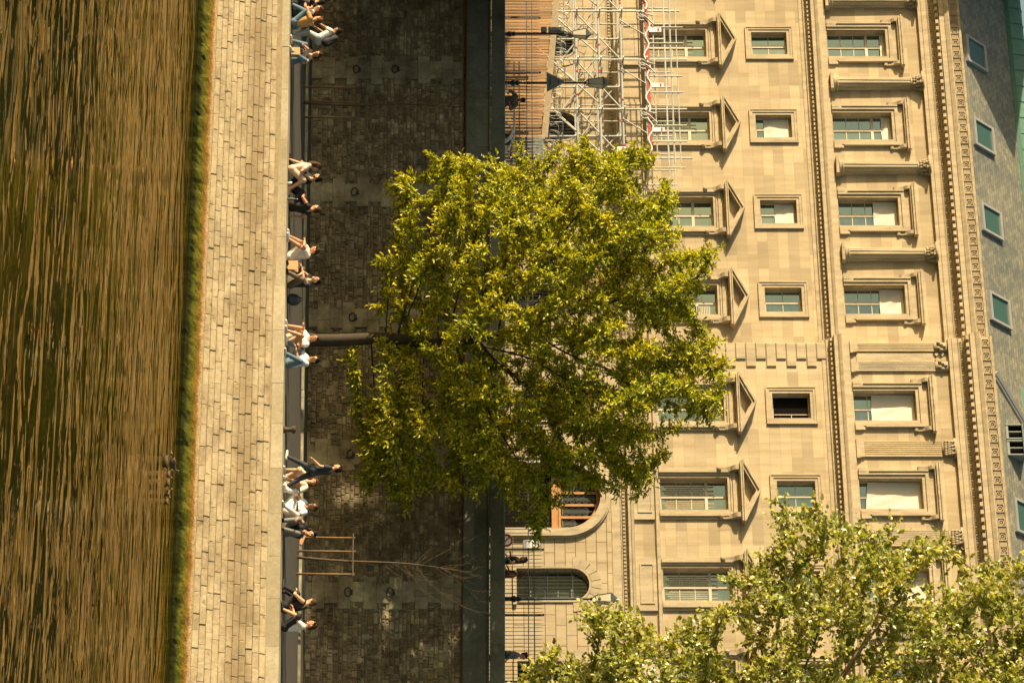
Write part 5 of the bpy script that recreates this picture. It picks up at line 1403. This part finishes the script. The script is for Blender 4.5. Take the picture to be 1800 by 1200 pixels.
# third group
person(place(450, 73.9), H(-20), 'person all in white sitting with bare knees hugged and head bowed', torso=(0, .16, 1), shirt='white cotton', sleeve=.5, legs='white cotton', leglen=.4, hair='brown', look=(.3, .85, -.45), hands=((.06, .40, .46), (-.06, .42, .42)), elbow=((-1, .3, -.2), (1, .3, -.2)), skin='tan', wide=1.12, shoe='white')
person(place(495, 73.95), H(10), 'person in navy vest hugging both knees with folded bare arms', torso=(0, .08, 1), shirt='navy cotton', sleeve=.15, legs='olive drab', hair='black', look=(.35, .9, .2), hands=((.12, .40, .40), (-.12, .42, .36)), elbow=((-1, .4, -.1), (1, .4, -.1)), skin='pale', shoe='dark')
# fourth group in front of the tree
person(place(597, 73.75), H(0), 'bare legged person in white shirt sitting in front of the tree trunk', torso=(0, -.05, 1), shirt='white cotton', sleeve=.5, legs='beige cotton', leglen=.22, hair='brown', hairlen=.12, look=(.25, .95, -.1), feet=((-.10, .40, .05), (.10, .40, .05)), knee=((-.15, .3, 1), (.15, .3, 1)), hands=((-.22, .32, .44), (.22, .32, .46)), skin='tan', shoe='white')
person(place(636, 73.75), H(-10), 'person in grey tee and blue jeans sitting with knees apart', torso=(0, .08, 1), shirt='light blue cotton', sleeve=.5, legs='blue denim', hair='black', look=(-.3, .95, -.05), feet=((-.32, .44, .05), (.26, .46, .05)), knee=((-.5, .3, 1), (.5, .3, 1)), hands=((.04, .40, .28), (.10, .42, .36)), skin='tan', shoe='white')
# walker and the seated row behind
person(place(830, 73.55), radians(90 + 8), 'person in black tee and dark jeans striding left along the quay edge', pelvis=(0, .03, .87), torso=(0, .13, 1), feet=((-.08, .46, .07), (.08, -.38, .10)), knee=((0, 1, 0), (0, 1, 0)), hands=((-.24, .30, .86), (.24, -.08, .80)), elbow=((-.3, -1, 0), (.3, -1, 0)), shirt='navy cotton', sleeve=.5, legs='dark denim', hair='black', look=(-.05, 1, .08), skin='tan', shoe='white', foot_dir=((0, 1, .15), (0, .9, -.5)))
person(place(846, 74.25), H(25), 'person in cream shirt and shorts sitting half hidden behind the walker', torso=(0, -.05, 1), shirt='cream shirt', sleeve=.9, legs='beige cotton', leglen=.4, hair='auburn', look=(-.4, .9, -.2), skin='tan', hands=((-.2, .36, .40), (.18, .38, .36)), hairlen=.1)
person(place(893, 73.9), H(5), 'person in white trousers and pale shirt sitting with one knee lowered', torso=(0, .05, 1), shirt='light blue cotton', sleeve=.45, legs='white cotton', leglen=.95, hair='brown', look=(.1, .95, .05), feet=((-.30, .46, .05), (.28, .40, .05)), knee=((-.8, .3, .9), (.9, .3, .5)), hands=((-.22, .36, .38), (.10, .36, .34)), skin='brown', shoe='white')
person(place(929, 73.85), H(35), 'dark haired person in black top and grey trousers leaning on a friend', torso=(-.2, .12, 1), shirt='black cloth', sleeve=.2, legs='grey trousers', hair='black', hairlen=.28, look=(-.6, .8, -.2), feet=((-.1, .50, .05), (.12, .48, .05)), hands=((-.22, .22, .58), (.16, .40, .38)), skin='tan', shoe='dark')
# pair at the right
person(place(1067, 73.95), H(-70), 'person in black vest with bare shoulders sitting left of the right hand pair', torso=(0, .18, 1), shirt='black cloth', sleeve=.0, legs='black cloth', hair='brown', look=(.4, .85, -.3), hands=((-.12, .40, .36), (.18, .36, .30)), skin='pale', shoe='dark', wide=1.08)
person(place(1101, 73.85), H(-45), 'person in white tee and dark shorts sitting right of the right hand pair', torso=(0, .02, 1), shirt='white cotton', sleeve=.5, legs='black cloth', leglen=.5, hair='brown', look=(-.2, .95, -.1), feet=((-.14, .44, .05), (.16, .46, .05)), hands=((-.10, .44, .30), (.20, .40, .26)), skin='tan', shoe='dark', wide=1.08)

# people on the upper quay
def up_place(U, Y):
    p = P(U, 885, Y); return Vector((p.x, Y, zs(p.x)))
ST = dict(pelvis=(0, 0, .90), torso=(0, .03, 1), feet=((-.10, .06, .07), (.10, -.04, .07)), knee=((0, 1, 0), (0, 1, 0)))
person(up_place(178, 88.6), H(40), 'person in dark jacket and black cap leaning over the parapet beside the pedicab', pelvis=(0, -.05, .92), torso=(0, .35, 1), feet=((-.10, 0, .07), (.10, .05, .07)), knee=((0, 1, 0), (0, 1, 0)), hands=((-.22, .40, 1.10), (.22, .40, 1.08)), shirt='olive drab', sleeve=1.9, legs='black cloth', hair='black', look=(-.3, .9, -.3), skin='brown', extra=cap_hat, shoe='dark')
person(up_place(985, 88.5), H(-30), 'person with long brown hair in black top walking behind the parapet', hands=((-.2, .2, 1.0), (.2, .25, 1.12)), shirt='black cloth', sleeve=.3, legs='dark denim', hair='brown', hairlen=.22, look=(-.4, .9, -.1), skin='tan', shoe='dark', **ST)
person(up_place(1009, 88.8), H(-40), 'person in rust red top with bare arms walking beside a long haired friend', hands=((-.2, .2, 1.0), (.28, .28, 1.05)), shirt='rust cotton', sleeve=.3, legs='dark denim', hair='auburn', hairlen=.06, look=(-.4, .9, .0), skin='brown', shoe='dark', size=.97, **ST)
person(up_place(1150, 88.6), radians(-80), 'person in dark jacket with hair in a bun walking right behind the parapet', hands=((-.2, .1, .9), (.2, .2, 1.0)), shirt='grey trousers', sleeve=1.8, legs='black cloth', hair='brown', look=(0, 1, -.05), skin='tan', extra=bun, shoe='dark', **ST)

# ------------------------------------------------------------------ trees
def in_poly(poly, x, y):
    c = False; n = len(poly); j = n - 1
    for i in range(n):
        xi, yi = poly[i]; xj, yj = poly[j]
        if (yi > y) != (yj > y) and x < (xj - xi) * (y - yi) / (yj - yi) + xi: c = not c
        j = i
    return c
def poly_dist(poly, x, y):
    best = 1e9; n = len(poly)
    for i in range(n):
        ax, ay = poly[i]; bx, by = poly[(i + 1) % n]; dx, dy = bx - ax, by - ay
        t = max(0, min(1, ((x - ax) * dx + (y - ay) * dy) / (dx * dx + dy * dy + 1e-9)))
        best = min(best, (x - ax - t * dx) ** 2 + (y - ay - t * dy) ** 2)
    return sqrt(best)
VIEW = Vector((-s_, c_, 0)); RIGHT = Vector((c_, s_, 0))

def crown_points(poly, depth, count, rnd, cl_scale=.55, cl_thr=-.08, maxtry=200000, spikes=0):
    """poly: (x along RIGHT, z) outline; the crown swells to +-depth across it"""
    xs = [p[0] for p in poly]; zz = [p[1] for p in poly]; dm = 0
    for _ in range(400):
        x, z = rnd.uniform(min(xs), max(xs)), rnd.uniform(min(zz), max(zz))
        if in_poly(poly, x, z): dm = max(dm, poly_dist(poly, x, z))
    out = []; k = 0
    while len(out) < count and k < maxtry:
        k += 1
        x, z = rnd.uniform(min(xs), max(xs)), rnd.uniform(min(zz), max(zz))
        if not in_poly(poly, x, z): continue
        d = min(1, poly_dist(poly, x, z) / dm)
        t = depth * sqrt(max(0.02, 1 - (1 - d) ** 2)); y = rnd.uniform(-t, t)
        if noise.noise(Vector((x * cl_scale, y * cl_scale + 9, z * cl_scale))) < cl_thr: continue
        out.append(Vector((x, y, z)))
    for _ in range(spikes):                                   # stray sprays beyond the outline
        i = rnd.randrange(len(poly)); a, b = poly[i], poly[(i + 1) % len(poly)]; f = rnd.random()
        p = Vector((a[0] + (b[0] - a[0]) * f, rnd.uniform(-.45, .45) * depth, a[1] + (b[1] - a[1]) * f))
        if p.z < 3.0: continue
        c = Vector((sum(xs) / len(xs), 0, sum(zz) / len(zz))); d = (p - c).normalized() + Vector((rnd.uniform(-.4, .4), rnd.uniform(-.4, .4), rnd.uniform(-.6, .1))); d.normalize()
        L = rnd.uniform(.35, 1.0)
        for k in range(5): out.append(p + d * (L * k / 4 - .35))
    return out

def grow(att, start, step=.33, infl=2.6, kill=.55, iters=110):
    """space colonisation: nodes reach out to the attraction points"""
    nodes = [Vector(p) for p in start]; par = [i - 1 for i in range(len(start))]
    att = list(att); alive = [True] * len(att)
    for it in range(iters):
        kd = kdtree.KDTree(len(nodes))
        for i, n in enumerate(nodes): kd.insert(n, i)
        kd.balance(); pull = {}
        for ai, a in enumerate(att):
            if not alive[ai]: continue
            co, i, d = kd.find(a)
            if d < kill: alive[ai] = False; continue
            if d < infl or it < 25: pull.setdefault(i, []).append((a - co).normalized())
        if not pull: break
        new = 0
        for i, vs in pull.items():
            v = Vector((0, 0, 0))
            for q in vs: v += q
            v += Vector((random.uniform(-.15, .15), random.uniform(-.15, .15), random.uniform(-.15, .15)))
            if v.length < 1e-3: continue
            q = nodes[i] + v.normalized() * step
            co, j, d = kd.find(q)
            if d < step * .35: continue
            nodes.append(q); par.append(i); new += 1
        if not new: break
    return nodes, par

LEAF = np.array([(0, 0, 0), (.36, .36, .10), (.42, .72, .07), (0, 1.0, -.10), (-.42, .72, .07), (-.36, .36, .10)])
LF = [(0, 1, 2, 3), (0, 3, 4, 5)]
LEAF_BROAD = np.array([(0, 0, 0), (.52, .26, .09), (.44, .68, .10), (0, 1.0, -.06), (-.44, .68, .10), (-.52, .26, .09)])

def leaves_mesh(name, P0, D, N, L, W, shape, mat, parent):
    """P0 base points, D directions, N face normals, L lengths, W width factors: one leaf-shaped folded face pair each"""
    n = len(P0)
    D = D / np.linalg.norm(D, axis=1)[:, None]
    S = np.cross(D, N); S /= (np.linalg.norm(S, axis=1)[:, None] + 1e-9); N = np.cross(S, D)
    V = P0[:, None, :] + (shape[None, :, 0, None] * W[:, None, None] * S[:, None, :] + shape[None, :, 1, None] * D[:, None, :] + shape[None, :, 2, None] * N[:, None, :]) * L[:, None, None]
    V = V.reshape(-1, 3).astype(np.float32)
    idx = (np.array(LF, dtype=np.int32)[None] + (np.arange(n, dtype=np.int32) * 6)[:, None, None]).reshape(-1)
    me = bpy.data.meshes.new(name); me.vertices.add(n * 6); me.vertices.foreach_set('co', V.ravel())
    me.loops.add(n * 8); me.loops.foreach_set('vertex_index', idx)
    me.polygons.add(n * 2); me.polygons.foreach_set('loop_start', np.arange(n * 2, dtype=np.int32) * 4); me.polygons.foreach_set('loop_total', np.full(n * 2, 4, dtype=np.int32))
    me.update(calc_edges=True); me.validate()
    me.materials.append(mat)
    o = bpy.data.objects.new(name, me); C.objects.link(o); o.parent = parent
    return o

def tree(name, root, label, cat, poly_px, Yp, start_local, depth, natt, nleaf, leaf_len, shape, wfac, bark, leafmat, seed, r_trunk, r_pow=.5, per=9, spread=.22, droop=.25, clip=None, cl=(.55, -.08), group=None, kill=.55, tropism=(0, 0, 0), spikes=0):
    """outline in photo pixels, laid on the plane through the trunk at right angles to the view, grown in depth"""
    rnd = random.Random(seed); random.seed(seed)
    t = empty(name, root, label, cat, group)
    d0 = -root.x * s_ + root.y * c_; lx0 = root.x * c_ + root.y * s_
    poly = [((U - 600) / F * d0 - lx0, (V - HZ) * d0 / F - root.z) for V, U in poly_px]
    att = crown_points(poly, depth, natt, rnd, cl[0], cl[1], spikes=spikes)
    loc = lambda p: RIGHT * p.x + VIEW * p.y + Vector((0, 0, p.z))
    nodes, par = grow([Vector(p) for p in att], [Vector(p) for p in start_local], kill=kill)
    n = len(nodes); kids = [[] for _ in range(n)]
    for i, p in enumerate(par):
        if p >= 0: kids[p].append(i)
    w = [1.0] * n
    for i in range(n - 1, -1, -1):
        if kids[i]: w[i] = sum(w[k] for k in kids[i])
    tot = w[0]
    rad = [max(.009, r_trunk * (x / tot) ** r_pow) for x in w]
    for i in range(len(start_local)): rad[i] = r_trunk * (1.25 if i == 0 else 1 - .025 * i)
    W = [loc(p) for p in nodes]
    tr, br = MB(), MB(); nst = len(start_local)
    tr.tube(W[:nst], rad[:nst], 14)
    done = set(range(nst))
    for i in range(n):                                       # chains of branch
        for k in kids[i]:
            if k < nst: continue
            if kids[i] and max(kids[i], key=lambda q: w[q]) == k and i >= nst: continue
            ch = [i, k]
            while kids[ch[-1]]: ch.append(max(kids[ch[-1]], key=lambda q: w[q]))
            rs = [min(rad[c], rad[ch[1]] * 1.1) for c in ch]
            br.tube([W[c] for c in ch], rs, 8 if rs[0] > .06 else 5)
    tr.local('trunk', bark, t, True); br.local('branches', bark, t, True)
    # leaves ride on the thin outer twigs in little sprays
    thin = [i for i in range(nst, n) if w[i] <= 7]
    rs = np.random.RandomState(seed)
    P0, D, Nn, L, Wd = [], [], [], [], []
    def add_leaf(q, dv, k=1.0):
        P0.append(q); D.append(dv); L.append(leaf_len * rs.uniform(.65, 1.25) * k); Wd.append(wfac * rs.uniform(.8, 1.2))
        nv = rs.normal(size=3) * .62 + np.array((-.62, -.52, .55)); Nn.append(nv)
    nsp = max(1, int(nleaf / (len(thin) * per) + .5))
    tw = MB(); trop = np.array(tropism)
    for i in thin:
        a = np.array(W[par[i]]); b = np.array(W[i]); dirv = b - a; dirv /= np.linalg.norm(dirv) + 1e-9
        for s in range(nsp):
            o = a + (b - a) * rs.uniform(0, 1)
            sd = dirv * .7 + rs.normal(size=3) * .55 + trop; sd[2] -= droop * rs.uniform(0, 1.2); sd /= np.linalg.norm(sd)
            Ls = spread * rs.uniform(.7, 1.6)
            tip = o + sd * Ls * 1.0
            tip[2] -= droop * .12
            if rs.rand() < .5: tw.tube([o, (o + tip) / 2 + rs.normal(size=3) * .01, tip], [.007, .005, .003], 3)
            for q in range(per):
                f = (q + rs.uniform(.2, 1)) / per
                pos = o + (tip - o) * f
                dv = sd * .75 + rs.normal(size=3) * .62; dv[2] -= droop * .8
                add_leaf(pos, dv)
    tw.local('twigs', bark, t)
    P0 = np.array(P0); keep = np.ones(len(P0), bool)
    leaves_mesh('foliage', P0, np.array(D), np.array(Nn), np.array(L), np.array(Wd), shape, leafmat, t)
    print('TREE', name, 'nodes', n, 'leaves', len(P0))
    return t

MAIN = [(690,310),(720,300),(760,335),(775,300),(800,280),(850,275),(885,310),(905,280),(945,245),(985,255),(1010,250),(1050,265),(1080,265),(1110,260),(1140,290),(1145,310),(1175,325),(1190,345),(1205,370),(1195,400),(1210,430),(1215,470),(1240,465),(1240,500),(1215,530),(1230,560),(1225,590),(1250,590),(1270,630),(1255,660),(1245,690),(1255,715),(1250,750),(1220,735),(1190,750),(1170,790),(1155,840),(1140,835),(1110,825),(1105,860),(1085,860),(1060,830),(1030,860),(990,880),(960,870),(955,930),(930,935),(920,900),(900,895),(880,850),(840,880),(820,860),(790,840),(760,860),(720,900),(700,870),(680,840),(650,865),(632,860),(640,830),(655,800),(630,800),(630,770),(660,740),(640,710),(630,680),(650,665),(690,690),(705,640),(690,600),(705,570),(660,545),(655,530),(700,520),(690,490),(660,460),(665,450),(720,460),(710,420),(690,400),(685,385),(720,380),(705,340)]
MAIN = [(V + (-2 if V < 900 else 5), U + (-2 if U < 600 else 3)) for V, U in MAIN]
root = on_quay(597, 81.6)
st = [(0, 0, -.1), (.02, 0, .5), (.02, 0, 1.1), (-.01, .02, 1.7), (-.03, .02, 2.25), (-.05, 0, 2.7), (-.02, 0, 3.1), (.05, .02, 3.5), (.10, .05, 3.95), (.10, .1, 4.4), (.05, .1, 4.9), (.0, .1, 5.4)]
mt = tree('quay_tree', root, 'big leafy green tree in full sun standing on the lower quay', 'tree', MAIN, 81.6, st, 4.0, 3600, 165000, .155, LEAF, .42, M['bark'], M['leaf_main'], 12, .215, .55, 9, .32, .36, cl=(.60, -.16), spikes=60)
# its neighbours beyond the left edge, plus nearer ones added to shade the wall
lab = 'mostly unseen leafy tree beyond the left edge, shading the quay wall'
for dx, dy, rz, s in ((-21.2, .4, 2.6, 1.08), (-27.5, -.6, 1.1, 1.05), (-36, .3, 4.0, 1.1), (-45, -.3, .5, 1.05), (-20.8, 3.0, 5.1, .92), (-33, 3.4, 3.3, .95), (-42, 3.2, 2.2, .95), (-19.2, -3.6, 3.4, .78), (-27, -3.4, .2, .85), (-21.6, -7.0, 2.9, .86)):
    c = copy_tree(mt); c.location = (root.x + dx, root.y + dy, zq(root.x + dx)); c.rotation_euler = (0, 0, rz); c.scale = (s, s, s)
    c['label'] = lab; c['group'] = 'trees of the quay row beyond the left edge'

FORE = [(900,1205),(958,1175),(970,1118),(1000,1108),(1035,1064),(1072,1068),(1095,1090),(1140,1112),(1165,1140),(1185,1132),(1205,1104),(1235,1080),(1270,1068),(1300,1088),(1330,1066),(1312,1028),(1340,1004),(1370,990),(1396,985),(1376,925),(1370,903),(1400,898),(1436,903),(1438,928),(1415,952),(1430,988),(1455,962),(1475,920),(1500,934),(1530,930),(1568,934),(1565,956),(1600,968),(1656,950),(1660,962),(1622,990),(1640,1012),(1660,1032),(1700,1012),(1720,993),(1760,992),(1785,988),(1830,990),(1900,1020),(1960,1180),(1960,1330),(1880,1480),(1400,1520),(1000,1440),(880,1330)]
root2 = on_quay(1365, 78.6)
st2 = [(0, 0, -.1), (0, 0, .8), (-.03, 0, 1.7), (-.08, .02, 2.6), (-.10, .05, 3.5), (-.06, .05, 4.4), (-.02, .0, 5.4), (.05, 0, 6.4), (.0, 0, 7.4), (-.1, 0, 8.4), (-.1, 0, 9.4), (-.05, 0, 10.4), (0, 0, 11.4), (0, 0, 12.4), (0, 0, 13.4)]
tree('poplar_tree', root2, 'tall pale leaved tree reaching in front of the palace from the right', 'tree', FORE, 78.6, st2, 3.6, 3800, 85000, .135, LEAF_BROAD, .80, M['twig'], M['leaf_fore'], 31, .30, .52, 7, .40, .15, cl=(.70, .02), kill=.45, spikes=60)
